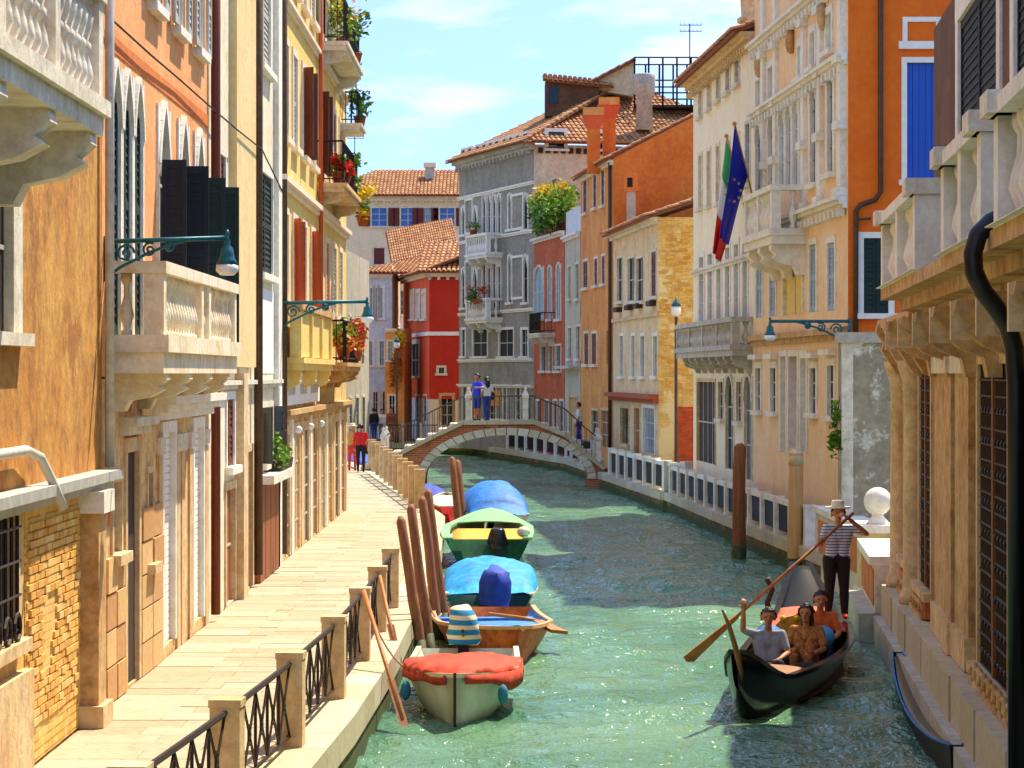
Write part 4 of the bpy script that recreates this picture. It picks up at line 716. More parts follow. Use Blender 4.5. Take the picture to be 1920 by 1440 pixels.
for i, (px_, z0) in enumerate(((1113, 12.4), (1142, 12.9))):
    c0 = pix(px_, 300, 104 + i); c0.z = z0 - .4; k_ = MB().box(c0.x - .25, c0.x + .25, c0.y - .25, c0.y + .25, c0.z, c0.z + 1.7).build('chimney', 'orange_gable', b); MB().prism([(c0.x - .25, c0.y - .25, c0.z + 1.7), (c0.x + .25, c0.y - .25, c0.z + 1.7), (c0.x + .46, c0.y - .25, c0.z + 2.25), (c0.x - .46, c0.y - .25, c0.z + 2.25)], (0, .5, 0)).build('chimney_head', 'red_orange', k_); MB().box(c0.x - .4, c0.x + .4, c0.y - .3, c0.y + .3, c0.z + 2.25, c0.z + 2.55).build('chimney_cap', 'orange_front', k_)
k_ = MB().box(4.3, 4.62, 99.6, 100.0, 9.2, 11.0).build('chimney', 'stone_grey', b); MB().box(4.22, 4.7, 99.5, 100.1, 11.0, 11.7).build('chimney_head', 'orange_gable', k_); MB().box(4.3, 4.5, 99.48, 99.51, 11.15, 11.5).build('flue', 'dark', k_)
MB().tube([F6.P(.25, .6, .1), F6.P(.25, 12.3, .1)], .07, 8).build('downpipe', 'pipe_brown', b, True); cornice(b, F6, 0, F6.L, 12.1, 'stone', .25, .2, 2, 'eaves')
b = thing('grey_house', (2.6, 112, .6), 'slim weathered grey house squeezed beside the orange house', 'house')
F7 = Fac((2.84, 111.05), (2.3, 116)); W = Wall(b, F7, 0, F7.L, .4, 10.1, 'grey_house', deep=6)
for p0, p1, y0, y1 in ((1066, 1071, 500, 560), (1080, 1086, 495, 560), (1066, 1072, 615, 672), (1081, 1088, 612, 672)): W.pwin(p0, p1, y0, y1, fr='stone', fw=.08, pane='glass', bars=(0, 1))
W.pwin(1068, 1084, 745, 835, fr='stone_warm', fw=.1, pane='wood_pale', sill=False, name='door'); W.done(); cornice(b, F7, 0, F7.L, 9.9, 'stone_white', .2, .22, 2, 'eaves'); cornice(b, F7, .1, F7.L - .1, 4.4, 'lead', .5, .12, 1, 'awning')
MB().fb(F7, 0, F7.L, 10.12, 11.2, -.3, -.05).build('terrace_wall', 'white_blue', b)
b = thing('brick_red_house', (1.7, 120, .6), 'rust red house below a roof terrace of dense flowering shrubs', 'house')
F8 = Fac((2.28, 116.05), (1.02, 124)); W = Wall(b, F8, 0, F8.L, .4, 10.4, 'red_brick', deep=6)
for p0, p1, y0, y1 in ((1002, 1020, 500, 598), (1028, 1035, 500, 598), (1044, 1052, 495, 598)): W.pwin(p0, p1, y0, y1, fr='stone', fw=.1, sh='closed', shm='shutter_steel', arch='round')
for p0, p1 in ((1014, 1024), (1029, 1036), (1042, 1052)): W.pwin(p0, p1, 648, 695, fr='stone', fw=.08, pane='glass', bars=(1, 1))
for p0 in (1006, 1022, 1038, 1050): W.pwin(p0, p0 + 7, 752, 838, fr='stone', fw=.1, pane='shutter_grey', sill=False, name='door', bars=(0, 1))
W.done(); cornice(b, F8, 0, F8.L, 10.2, 'stone', .2, .22, 2, 'eaves'); balcony(b, F8, 2.3, 5.4, 6.0, .7, .9, 'stone', .2, iron=True, brackets=[2.6, 5.1], bk=(.2, .4))
MB().tube([F8.P(0, 11.3, -.1), F8.P(F8.L, 11.3, -.1)], .03, 6).build('terrace_rail', 'iron', b)
for i in range(14): MB().tube([F8.P(.2 + i * .57, 10.4, -.1), F8.P(.2 + i * .57, 11.3, -.1)], .02, 5).build('terrace_rail_bar', 'iron', b)
sh = thing('terrace_shrub', (1.75, 119.5, 10.45), 'green and golden shrub mass growing along the roof terrace', 'shrub')
MB().fb(F8, .5, 7.6, 10.45, 10.9, -1.0, -.3).build('planter', 'terracotta', sh); foliage(sh, 'foliage', (1.85, 119.6, 11.55), (1.0, 3.4, .85), 2600, 'leaf', .14, 26, 61); foliage(sh, 'golden_foliage', (1.8, 120.3, 12.15), (.85, 3.0, .5), 1500, 'leaf_yellow', .13, 18, 62); foliage(sh, 'trailing_leaves', (1.35, 119.6, 11.1), (.35, 3.4, .6), 700, 'leaf_dark', .13, 14, 63)
# grey palace on the bend
b = thing('grey_palace', (-.8, 130, .6), 'tall grey palace on the bend with arched white framed windows and hipped tile roof', 'palace')
F9 = Fac((1.02, 124), (-2.7, 136)); W = Wall(b, F9, 0, F9.L, .4, 14.85, 'grey_palace', deep=9)
for i, (p0, p1) in enumerate(((866, 872), (878, 884), (893, 899), (905, 911), (917, 923), (929, 935), (943, 949), (955, 961), (968, 974), (982, 990))): W.pwin(p0, p1, 308 - (p0 - 865) * .27 - 26, 308 - (p0 - 865) * .27 + 2, fr='stone_white', fw=.1, pane='shutter_navy' if i % 3 else 'shutter_grey', bars=(0, 0), sill=False)
for (y0, y1, pn) in ((385, 438, 'glass'), (500, 575, 'dark_brown')):
    for p0, p1 in ((866, 873), (888, 895)): W.pwin(p0, p1, y0 + 2, y1 + 2, fr='stone_white', fw=.1, arch='gothic', pane=pn, bars=(0, 1))
    for p0, p1 in ((953, 960), (982, 990)): W.pwin(p0, p1, y0 - 22, y1 - 8, fr='stone_white', fw=.1, arch='gothic', pane=pn, bars=(0, 1))
    for p0 in (905, 914.5, 924, 933.5): W.pwin(p0, p0 + 5.6, y0 - 22, y1 + 10, fr='stone_white', fw=.09, arch='gothic', pane='shutter_navy' if y0 < 400 else pn, bars=(0, 1), sill=False)
for p0, p1 in ((866, 873), (887, 914), (936, 963), (978, 990)): W.pwin(p0, p1, 618, 668, fr='stone_white', fw=.12, pane='dark', bars=(1, 1))
for p0, p1 in ((868, 876), (890, 900), (918, 930), (944, 950), (968, 976)): W.pwin(p0, p1, 725, 800, fr='stone', fw=.12, pane='dark_brown', sill=False, name='door')
W.done()
for z_, o_ in ((13.0, .12), (3.5, .16), (4.75, .12), (7.1, .1), (10.75, .1)): cornice(b, F9, 0, F9.L, z_, 'stone_white', o_, .16, 2, 'string_course')
for a, e in ((953, 990), (866, 895)):
    for y0, y1 in ((372, 440), (488, 570)):
        u0, u1 = sorted((F9.u(a + 7), F9.u(e - 7))); z0, z1 = F9.z((a + e) / 2, y1 - (a - 866) * .1), F9.z((a + e) / 2, y0 + 4 - (a - 866) * .1)
        f = MB(); f.fb(F9, u0, u1, z0, z0 + .12, -.01, .07).fb(F9, u0, u1, z1, z1 + .12, -.01, .07).fb(F9, u0, u0 + .12, z0 + .12, z1, -.01, .07).fb(F9, u1 - .12, u1, z0 + .12, z1, -.01, .07); f.build('blind_panel_frame', 'stone_white', b)
for z_ in (10.05, 6.9): u0, u1 = sorted((F9.u(902), F9.u(942))); balcony(b, F9, u0, u1, z_, .8, .95, 'stone_white', .25, .3, brackets=[u0 + .3, (u0 + u1) / 2, u1 - .3], bk=(.25, .45))
MB().fb(F9, F9.u(940), F9.u(915), 2.6, 3.35, -.01, .05).build('painted_sign', 'orange_front', b)
cornice(b, F9, -.1, F9.L, 14.6, 'stone_grey', .6, .45, 3, 'eaves', dent=.6)
F9s = Fac((1.02, 123.97), (9.0, 126.2)); W = Wall(b, F9s, 0, F9s.L, .4, 14.85, 'palace_side', ends=False, name='side_wall')
W.pwin(1028, 1058, 247, 279, fr='stone_white', fw=.16, pane='glass', bars=(0, 0)); W.pwin(1122, 1134, 250, 280, fr='stone_white', fw=.14, pane='glass', bars=(0, 0)); W.pwin(1030, 1058, 335, 372, fr='stone', fw=.14, arch='round', pane='sand', bars=(0, 0)); W.done()
for i in range(22): MB().fb(F9s, .2 + i * .37, .4 + i * .37, 14.45, 14.7, -.01, .12).build('eaves_vent', 'dark_brown', b)
strip(b, F9s, 'string_course', 'stone_white', 0, 1.6, 10.9, 11.05, .06)
A = F9.P(-.7, 14.95, .7); B_ = F9.P(F9.L + .2, 14.95, .7); S_ = F9.P(0, 18.2, -5.6) - F9.P(0, 14.95, .7); S_ = V((S_.x, S_.y, 3.25)); roof_face(b, A, B_, S_, 5.0, 10)
A2 = F9s.P(-.5, 14.95, .6); B2 = F9s.P(F9s.L + 4, 14.95, .6); s2 = F9s.P(0, 0, -6) - F9s.P(0, 0, .6); roof_face(b, A2, B2, (s2.x, s2.y, 3.25), 5.5, 8)
k0 = pix(1208, 180, 126); k_ = MB().lathe([(.42, 0), (.36, 1.6), (.5, 1.7), (.52, 2.3), (.56, 2.6), (.45, 2.65)], (k0.x, k0.y, 15.7), 12).build('chimney', 'stone_grey', b, True)
# attic dormer and wooden roof terrace
at = MB(); at.box(1.6, 4.2, 128.5, 131, 16.6, 18.3).build('dormer_wall', 'brown_wall', b); roof_face(b, (1.5, 128.2, 18.35), (4.9, 128.2, 18.0), (.0, 2.6, .5), name='dormer_roof'); MB().box(1.75, 2.25, 128.46, 128.5, 17.2, 18.0).build('dormer_window', 'glass', b)
MB().prism([(3.4, 129, 18.0), (5.9, 129, 17.6), (5.9, 129, 19.3)], (0, 2.2, 0)).build('loft_wall', 'palace_side', b); roof_face(b, (5.95, 128.7, 19.4), (5.95, 131.4, 19.4), (-2.9, 0, -1.45) if 0 else (-2.9, 0, -1.5), name='loft_roof')
al = MB(); x0, x1, y0, y1 = 5.9, 9.3, 128.3, 131.3
for x in np.linspace(x0, x1, 6):
    for y in (y0, y1): al.tube([(x, y, 17.0), (x, y, 19.4)], .05, 5)
for z_ in (17.7, 18.3, 19.4):
    for y in (y0, y1): al.tube([(x0, y, z_), (x1, y, z_)], .04, 5)
    for x in (x0, x1): al.tube([(x, y0, z_), (x, y1, z_)], .04, 5)
al.build('roof_terrace_frame', 'iron', b); MB().box(x0, x1, y0, y1, 17.0, 17.12).build('roof_terrace_deck', 'wood_dark', b)
sk = pix(1135, 176, 127); MB().prism([(sk.x - .35, sk.y, 16.15), (sk.x + .35, sk.y, 16.15), (sk.x + .35, sk.y + .5, 16.5), (sk.x - .35, sk.y + .5, 16.5)], (0, -.03, .1)).build('skylight', 'glass_pale', b)
potted('green plants in boxes along the palace balcony rail', tuple(F9.P((F9.u(902) + F9.u(942)) / 2, 7.6, .75)), (.5, 1.5, .35), 'leaf_dark', 260, 'flower_red', box=(.2, 2.6, .2), seed=71, leaf=.1)
potted('clipped round plant in a pot on the upper palace balcony', tuple(F9.P(F9.u(906), 10.95, .5)), (.35, .35, .3), 'leaf', 120, None, seed=72, pr=.2)
# ------------------------------------------------------------ beyond the bridge
b = thing('red_house', (-3.3, 142, .6), 'red plastered corner house with white string course and tiled roof', 'house')
c0 = pix(805, 700, 141); c1 = pix(866, 700, 140.8); c2 = pix(756, 700, 152)
Fa = Fac((c0.x, c0.y), (c1.x, c1.y)); Fb = Fac((c0.x, c0.y), (c2.x, c2.y)); W = Wall(b, Fa, 0, Fa.L, 2.85, 9.5, 'red', deep=6); W.win(.5, .8, 4.2, 4.5); W.done(); W = Wall(b, Fb, 0, Fb.L, 2.85, 9.5, 'red_orange', ends=False, name='side_wall')
W.pwin(770, 776, 550, 598, fr='stone', fw=.25, pane='shutter_white', bars=(1, 0)); W.pwin(781, 787, 550, 598, fr='stone', fw=.25, pane='shutter_white', bars=(1, 0)); W.pwin(792, 798, 550, 598, fr='stone', fw=.25, pane='shutter_white', bars=(1, 0)); W.pwin(771, 785, 645, 705, fr='stone', fw=.25, pane='dark', bars=(1, 1)); W.done()
W = Wall(b, Fa, 0, Fa.L,   .4, 2.83, 'beige', deep=6, name='ground_floor_wall'); W.pwin(828, 848, 742, 796, fr='stone_gold', fw=.15, pane='dark', sill=False, name='door'); W.done(); W = Wall(b, Fb, 0, Fb.L, .4, 2.83, 'white_blue', ends=False, name='ground_floor_wall')
for p0 in (765, 780, 794): W.pwin(p0, p0 + 6, 742, 790, fr='stone', fw=.1, pane='dark_brown', sill=False, name='door')
W.done(); cornice(b, Fa, 0, Fa.L, 6.2, 'white_paint', .08, .2, 1, 'string_course'); cornice(b, Fb, 0, Fb.L, 6.2, 'white_paint', .08, .2, 1, 'string_course'); cornice(b, Fa, -.2, Fa.L, 9.3, 'stone', .35, .25, 2, 'eaves', dent=.4); cornice(b, Fb, -.2, Fb.L, 9.3, 'stone', .35, .25, 2, 'eaves')
roof_face(b, Fa.P(-.6, 9.58, .5), Fa.P(Fa.L, 9.58, .5), (.3, 4, 1.7)); t_ = Fb.P(0, 0, -3.2) - Fb.P(0, 0, .5); roof_face(b, Fb.P(-.3, 9.58, .5), Fb.P(Fb.L, 9.58, .5), (t_.x, t_.y, 1.4))
b = thing('white_house', (-7, 150, .6), 'white washed house with tall grey windows and a low tiled hip roof', 'house')
c0 = pix(668, 700, 148); c1 = pix(735, 700, 148.3); Fw = Fac((c0.x, c0.y), (c1.x, c1.y)); W = Wall(b, Fw, 0, Fw.L, .4, 9.7, 'white_blue', deep=12)
for p0 in (694, 703, 712): W.pwin(p0, p0 + 5, 540, 596, fr='stone_white', fw=.15, pane='shutter_steel', bars=(0, 1))
for p0, y0 in ((690, 640), (712, 640)): W.pwin(p0, p0 + 8, y0, y0 + 45, fr='stone_white', fw=.12, pane='glass_pale')
for p0 in (680, 700, 718): W.pwin(p0, p0 + 8, 735, 793, fr='stone', fw=.12, pane='dark_brown', sill=False, name='door')
W.done(); c3 = pix(760, 700, 156); Fw2 = Fac((c1.x, c1.y), (c3.x, c3.y)); W = Wall(b, Fw2, 0, Fw2.L, .4, 10.2, 'beige', ends=False, name='side_wall'); W.pwin(750, 757, 545, 590, fr='stone', fw=.12, pane='dark'); W.done()
roof_face(b, Fw.P(-.3, 9.8, .4), Fw.P(Fw.L + 3, 9.8, .4), (0.6, 5.5, 1.1), 3.0, 4.5); cornice(b, Fw, 0, Fw.L, 9.5, 'stone_white', .3, .25, 2, 'eaves'); roof_face(b, pix(735, 497, 152), pix(862, 470, 158), (-.6, 5, 2.2))
b = thing('orange_shop', (-6.4, 146, .6), 'low orange shop front draped with yellow flowers beyond the bridge', 'house')
c0 = pix(722, 700, 143); c1 = pix(758, 700, 142.9); Fo = Fac((c0.x, c0.y), (c1.x, c1.y)); W = Wall(b, Fo, 0, Fo.L, .4, 6.6, 'orange_front', deep=3); W.pwin(728, 736, 640, 675, fr='stone', fw=.1, pane='glass_pale'); W.pwin(730, 740, 742, 795, fr='stone', fw=.1, pane='dark', sill=False, name='door'); W.done(); cornice(b, Fo, 0, Fo.L, 6.4, 'stone', .2, .2, 2, 'eaves')
ty = thing('wall_flowers', (-6.1, 142.7, 4.8), 'yellow flowering creeper on the low orange shop front', 'plant'); foliage(ty, 'foliage', (-6.2, 142.6, 5.1), (.3, .2, 1.6), 500, 'leaf_orange', .16, 9, 77); foliage(ty, 'flowers', (-6.0, 142.5, 5.9), (.3, .2, .5), 200, 'flower_yellow', .14, 6, 78)
b = thing('beige_house', (-6, 176, .6), 'long beige house with blue windows and brown shutters under a tile roof', 'house')
Fz = Fac((-12.5, 172), (2, 172)); W = Wall(b, Fz, 0, Fz.L, .4, 15.6, 'beige', deep=10)
for p0, p1, pn in ((697, 725, 'glass_blue'), (752, 778, 'glass_blue'), (787, 808, 'glass_pale'), (825, 852, 'glass_blue')): W.pwin(p0, p1, 390, 424, fr='stone', fw=.1, sh='open', shm='shutter_red', pane=pn)
W.pwin(701, 721, 465, 496, fr='stone', fw=.1, sh='closed', shm='shutter_red'); W.pwin(757, 777, 465, 496, fr='stone', fw=.1, sh='closed', shm='shutter_red'); W.done(); cornice(b, Fz, 0, Fz.L, 15.3, 'stone', .35, .35, 2, 'eaves', dent=.5)
roof_face(b, Fz.P(-.5, 15.68, .6), Fz.P(Fz.L + .5, 15.68, .6), (0, 5.5, 2.0), 4, 14); k0 = pix(806, 350, 175); k_ = MB().box(k0.x - .3, k0.x + .3, k0.y - .3, k0.y + .3, 15.9, 17.7).build('chimney', 'stone_grey', b); MB().box(k0.x - .4, k0.x + .4, k0.y - .4, k0.y + .4, 17.7, 18.0).build('chimney_cap', 'beige', k_)
b = thing('street_house', (-9, 112, .6), 'grey beige house with teal shopfront awning beyond the yellow house', 'house')
Fs = Fac((-8.0, 118), (-7.4, 138)); W = Wall(b, Fs, 0, Fs.L, .4, 10, 'grey_house', deep=5)
for i in range(5): W.win(1.5 + i * 3.6, 2.6 + i * 3.6, 5.2, 6.9, fr='stone', sh='closed', shm='shutter_teal'); W.win(1.5 + i * 3.6, 2.9 + i * 3.6, .6, 3, fr='stone', pane='dark', sill=False, name='door')
W.done(); Fs2 = Fac((-10.5, 117.9), (-8.0, 117.9)); W = Wall(b, Fs2, 0, Fs2.L, .4, 10, 'grey_house', ends=False, name='end_wall'); W.win(1.2, 2.0, 5.0, 7.0, fr='stone', sh='open', shm='shutter_teal'); W.win(1.1, 2.1, .6, 2.9, fr='stone', pane='dark', sill=False, name='door'); W.done(); MB().prism([(-8.9, 117.8, 3.0), (-7.9, 117.8, 3.0), (-7.9, 116.6, 2.5), (-8.9, 116.6, 2.5)], (0, 0, .06)).build('awning', 'shutter_teal', b)
# ------------------------------------------------------------ bridge
b = thing('stone_bridge', (-.3, 98.5, .3), 'humpbacked brick and stone footbridge with iron railings over the canal', 'bridge')
TOP = [(-5.6, .66), (-4.8, .85), (-4.13, 1.22), (-2.9, 1.85), (-1.8, 2.36), (.8, 2.38), (1.97, 1.9), (2.7, 1.22), (3.4, .66)]
def topz(x):
    for (a, za), (c_, zc) in zip(TOP, TOP[1:]):
        if a <= x <= c_: return za + (zc - za) * (x - a) / (c_ - a)
    return .66
ARC = [(-.2 + 3.0 * math.cos(math.pi * (1 - i / 24)), .3 + 1.62 * math.sin(math.pi * i / 24)) for i in range(25)]
def arcz(x): t = (x + .2) / 3.0; return .3 + 1.62 * math.sqrt(max(0, 1 - t * t)) if abs(t) < 1 else -1.0
m = MB(); xs_ = sorted({x for x, z_ in TOP} | {x for x, z_ in ARC})
for a, c_ in zip(xs_, xs_[1:]):
    za, zc = (arcz(a + 1e-4), arcz(c_ - 1e-4)); m.hexa([(a, 98.5, za), (c_, 98.5, zc), (c_, 101, zc), (a, 101, za), (a, 98.5, topz(a)), (c_, 98.5, topz(c_)), (c_, 101, topz(c_)), (a, 101, topz(a))])
body = m.build('spandrel', 'brick_bridge', b)
for i in range(24):
    an0, an1 = math.pi * (1 - i / 24) - .006, math.pi * (1 - (i + 1) / 24) + .006; r0, r1 = 1.0, 1.105
    q = [(-.2 + 3.0 * r * math.cos(a), .3 + 1.62 * (r * 1.0 if r == 1 else 1.17) * math.sin(a)) for a, r in ((an0, r0), (an1, r0), (an1, r1), (an0, r1))]
    MB().hexa([(x, 98.44, z_) for x, z_ in q] + [(x, 99.0, z_ + .002) for x, z_ in q]).build('voussoir', 'voussoir', b)
for (a, za), (c_, zc) in zip(TOP, TOP[1:]):
    n = max(1, round((c_ - a) / .75))
    for i in range(n):
        x0, x1 = a + (c_ - a) * i / n + .008, a + (c_ - a) * (i + 1) / n - .008
        for y0, y1 in ((98.36, 98.72), (100.78, 101.14)): MB().hexa([(x0, y0, topz(x0) - .06), (x1, y0, topz(x1) - .06), (x1, y1, topz(x1) - .06), (x0, y1, topz(x0) - .06), (x0, y0, topz(x0) + .1), (x1, y0, topz(x1) + .1), (x1, y1, topz(x1) + .1), (x0, y1, topz(x0) + .1)]).build('coping_stone', 'coping', b)
for x in [-4.4 + i * .42 for i in range(6)]: MB().box(x, x + .42, 98.73, 100.77, topz(x), topz(x + .42) + .02).build('step', 'stone', b)
for x in [.9 + i * .42 for i in range(6)]: MB().box(x, x + .42, 98.73, 100.77, topz(min(3.3, x + .42)), topz(x) + .02).build('step', 'stone', b)
MB().box(-1.85, .88, 98.73, 100.77, 2.36, 2.42).build('deck', 'slab', b)
pm = MB().lathe([(.14, 0), (.14, .8), (.18, .82), (.18, .92), (.05, 1.1), (.08, 1.16), (.02, 1.24)], n=4).mesh('post', 'stone')
for x in (-4.75, -1.62, .5, 3.2):
    for y in (98.55, 100.95): inst('post', pm, (x, y, topz(x) + .1), b, rad(45))
me = MB().tube([(0, 0, 0), (0, 0, .9)], .013, 5).mesh('baluster', 'rail_grey')
for y in (98.55, 100.95):
    MB().tube([(x, y, topz(x) + .98) for x in [-4.7, -4.13, -2.9, -1.8, .8, 1.97, 2.7, 3.2]], .024, 6).build('handrail', 'rail_grey', b)
    for i in range(42): x = -4.65 + i * .19; inst('baluster', me, (x, y, topz(x) + .08), b)
# ------------------------------------------------------------ railings
def post_mesh(h, w_, mat): return MB().box(-w_ / 2, w_ / 2, -w_ / 2, w_ / 2, 0, h * .93).prism([(-w_ / 2 * 1.08, -w_ / 2 * 1.08, h * .93), (w_ / 2 * 1.08, -w_ / 2 * 1.08, h * .93), (w_ / 2 * 1.08, w_ / 2 * 1.08, h * .93), (-w_ / 2 * 1.08, w_ / 2 * 1.08, h * .93)], (0, 0, h * .07)).mesh('post', mat)
def railing(name, label, pts, h, w_, mat, panel='cross', bar=.016, solid=None):
    t = thing(name, pts[0], label, 'railing'); pm = post_mesh(h, w_, mat)
    for i, q in enumerate(pts):
        nx_ = V(pts[min(i + 1, len(pts) - 1)]) - V(pts[max(i - 1, 0)]); inst('post', pm, q, t, math.atan2(nx_.y, nx_.x))
    for a, c_ in zip(pts, pts[1:]):
        a, c_ = V(a), V(c_); d_ = (c_ - a); L = d_.length; d_ = d_ / L; s0 = a + d_ * (w_ / 2); s1 = c_ - d_ * (w_ / 2); L = (s1 - s0).length
        if panel == 'solid': 
            F_ = Fac((s0.x, s0.y), (s1.x, s1.y)); MB().fb(F_, 0, F_.L, a.z + .1, a.z + h * .82, -.03, .03).build('panel', solid, t); MB().fb(F_, 0, F_.L, a.z + h * .82, a.z + h * .95, -.07, .07).build('rail', mat, t); continue
        fr = MB().tube([s0 + V((0, 0, h * .88)), s1 + V((0, 0, h * .88))], .028, 6).tube([s0 + V((0, 0, .12)), s1 + V((0, 0, .12))], .02, 6).build('panel_frame', 'iron_brown', t)
        n = max(3, int(L / (.62 if panel == 'cross' else .16))); um = MB().tube([(0, 0, .12), (0, 0, h * .88)], bar, 5).mesh('bar', 'iron_brown')
        for i in range(1, n): inst('bar', um, s0 + d_ * L * i / n, fr)
        if panel == 'cross':
            x = MB()
            for i in range(n):
                p0, p1 = s0 + d_ * L * i / n, s0 + d_ * L * (i + 1) / n; lo, hi, md = V((0, 0, .14)), V((0, 0, h * .86)), V((0, 0, h * .5)); mp = (p0 + p1) / 2
                x.tube([p0 + hi, mp + md, p1 + hi], bar * .8, 5); x.tube([p0 + lo, mp + md, p1 + lo], bar * .8, 5); x.tube([mp + md + d_ * .06 * math.cos(k * .9) + V((0, 0, .09 * math.sin(k * .9))) for k in range(8)], bar * .7, 5)
            x.build('lattice', 'iron_brown', fr)
    return t
railing('quay_railing', 'iron lattice railing with square stone posts along the sunlit paved quay', [(-2.95, 14.6, ZP), (-2.62, 18.3, ZP), (-2.35, 22, ZP), (-2.13, 25.7, ZP), (-1.97, 29.5, ZP), (-1.9, 33.4, ZP), (-1.87, 37.1, ZP), (-1.86, 40.9, ZP)], .92, .25, 'stone_warm')
railing('quay_railing', 'stone post railing rising beside the quay to the footbridge', [(edge(71 + i * 2.4) - .3, 71 + i * 2.4, ZP + .02 * i) for i in range(11)], 1.05, .28, 'stone_warm', 'bars')
railing('canal_railing', 'white stone railing with dark panels before the two pale palaces', [tuple(RW.P(.3 + i * 2.05, ZP, .75)) for i in range(13)], .85, .24, 'stone_white', 'solid', solid='shutter_navy')
railing('canal_railing', 'white stone railing with dark panels before the sand coloured house', [(5.25, 80.2, ZP), (4.72, 81.2, ZP), (4.52, 83.5, ZP), (4.33, 85.8, ZP), (4.13, 88.1, ZP), (3.94, 90.4, ZP), (3.75, 92.7, ZP), (3.56, 95, ZP)], .95, .26, 'stone_white', 'solid', solid='dark_brown')
railing('canal_railing', 'blue grey railing with pale posts seen under the bridge arch', [(3.2 - .35 * i if i < 3 else 2.35 - (i - 3) * .42, 104.5 + i * 3.0 if i < 3 else 113.5 + (i - 3) * 2.4, ZP) for i in range(13)], 1.0, .2, 'stone_white', 'bars')
railing('canal_railing', 'dark iron railing on the far quay before the red house', [(-8.5 + i * .95, 138 - .0 * i, ZP) for i in range(8)], 1.05, .14, 'stone_grey', 'bars')
# ------------------------------------------------------------ boats
class Hull:
    """centre line, half beam, sheer and keel heights along the length; heading = bow direction on plan"""
    def __init__(s, pts, beam, sheer, keel, flare=.72, ns=22, nk=6):
        s.pts, s.beam, s.sheer, s.keel, s.flare, s.ns, s.nk = [V((a, c_, 0)) for a, c_ in pts], beam, sheer, keel, flare, ns, nk
    def c(s, t):
        p0, p1, p2 = s.pts; return p0 * (1 - t) ** 2 + (p1 * 2 - (p0 + p2) / 2) * 2 * t * (1 - t) + p2 * t * t
    def fr(s, t):
        d_ = (s.c(min(1, t + .01)) - s.c(max(0, t - .01))).normalized(); return d_, V((-d_.y, d_.x, 0))
    def at(s, t, y, z): d_, n_ = s.fr(t); q = s.c(t) + n_ * y; q.z = z; return q
    def sec(s, t, k, inset=0):
        """k from -1 (one rim) through 0 (keel) to 1 (other rim)"""
        bm, sh, ke = max(.012, s.beam(t) - inset), s.sheer(t), s.keel(t); a = abs(k); y = bm * (a ** .62 * s.flare + (1 - s.flare) * a); z = ke + inset * .6 + (sh - ke - inset * .6) * (a ** 1.9)
        return s.at(t, math.copysign(y, k) if k else 0, z)
    def shell(s, t0=0, t1=1, inset=0):
        m = MB(); K = 2 * s.nk; vs = [s.sec(t0 + (t1 - t0) * i / s.ns, (j - s.nk) / s.nk, inset) for i in range(s.ns + 1) for j in range(K + 1)]
        return m.add(vs, [(i * (K + 1) + j, i * (K + 1) + j + 1, (i + 1) * (K + 1) + j + 1, (i + 1) * (K + 1) + j) for i in range(s.ns) for j in range(K)])
    def hull(s, par, mat, transom=True, name='hull'):
        m = s.shell(); K = 2 * s.nk
        if transom: m.f.append(tuple(range(K + 1))); m.f.append(tuple(range(s.ns * (K + 1), s.ns * (K + 1) + K + 1)))
        return m.build(name, mat, par, True)
    def inner(s, par, mat, inset=.05): return s.shell(.02, .98, inset).build('interior', mat, par, True)
    def rim(s, par, mat, w_=.05, h=.05, up=.0):
        m = MB()
        for sg in (-1, 1):
            pr = []
            for i in range(s.ns + 1):
                t = i / s.ns; bm = max(.012, s.beam(t)); z = s.sheer(t) + up; pr.append([s.at(t, sg * (bm + w_ * .4), z - h * .4), s.at(t, sg * (bm + w_ * .4), z + h * .6), s.at(t, sg * max(.0, bm - w_), z + h * .6), s.at(t, sg * max(.0, bm - w_), z - h * .4)])
            for a, c_ in zip(pr, pr[1:]): m.hexa([a[0], c_[0], c_[3], a[3], a[1], c_[1], c_[2], a[2]])
        return m.build('rim', mat, par)
    def deck(s, par, mat, t0, t1, dz=-.1, name='deck', inset=.03, crown=.0):
        m = MB(); n = 12; K = 6; vs = []
        for i in range(n + 1):
            t = t0 + (t1 - t0) * i / n; bm = max(.01, s.beam(t) - inset)
            for j in range(K + 1): y = -1 + 2 * j / K; vs.append(s.at(t, y * bm, s.sheer(t) + dz + crown * (1 - y * y)))
        m.add(vs, [(i * (K + 1) + j, i * (K + 1) + j + 1, (i + 1) * (K + 1) + j + 1, (i + 1) * (K + 1) + j) for i in range(n) for j in range(K)]); o = m.build(name, mat, par, True); so = o.modifiers.new('thick', 'SOLIDIFY'); so.thickness = .025; return o
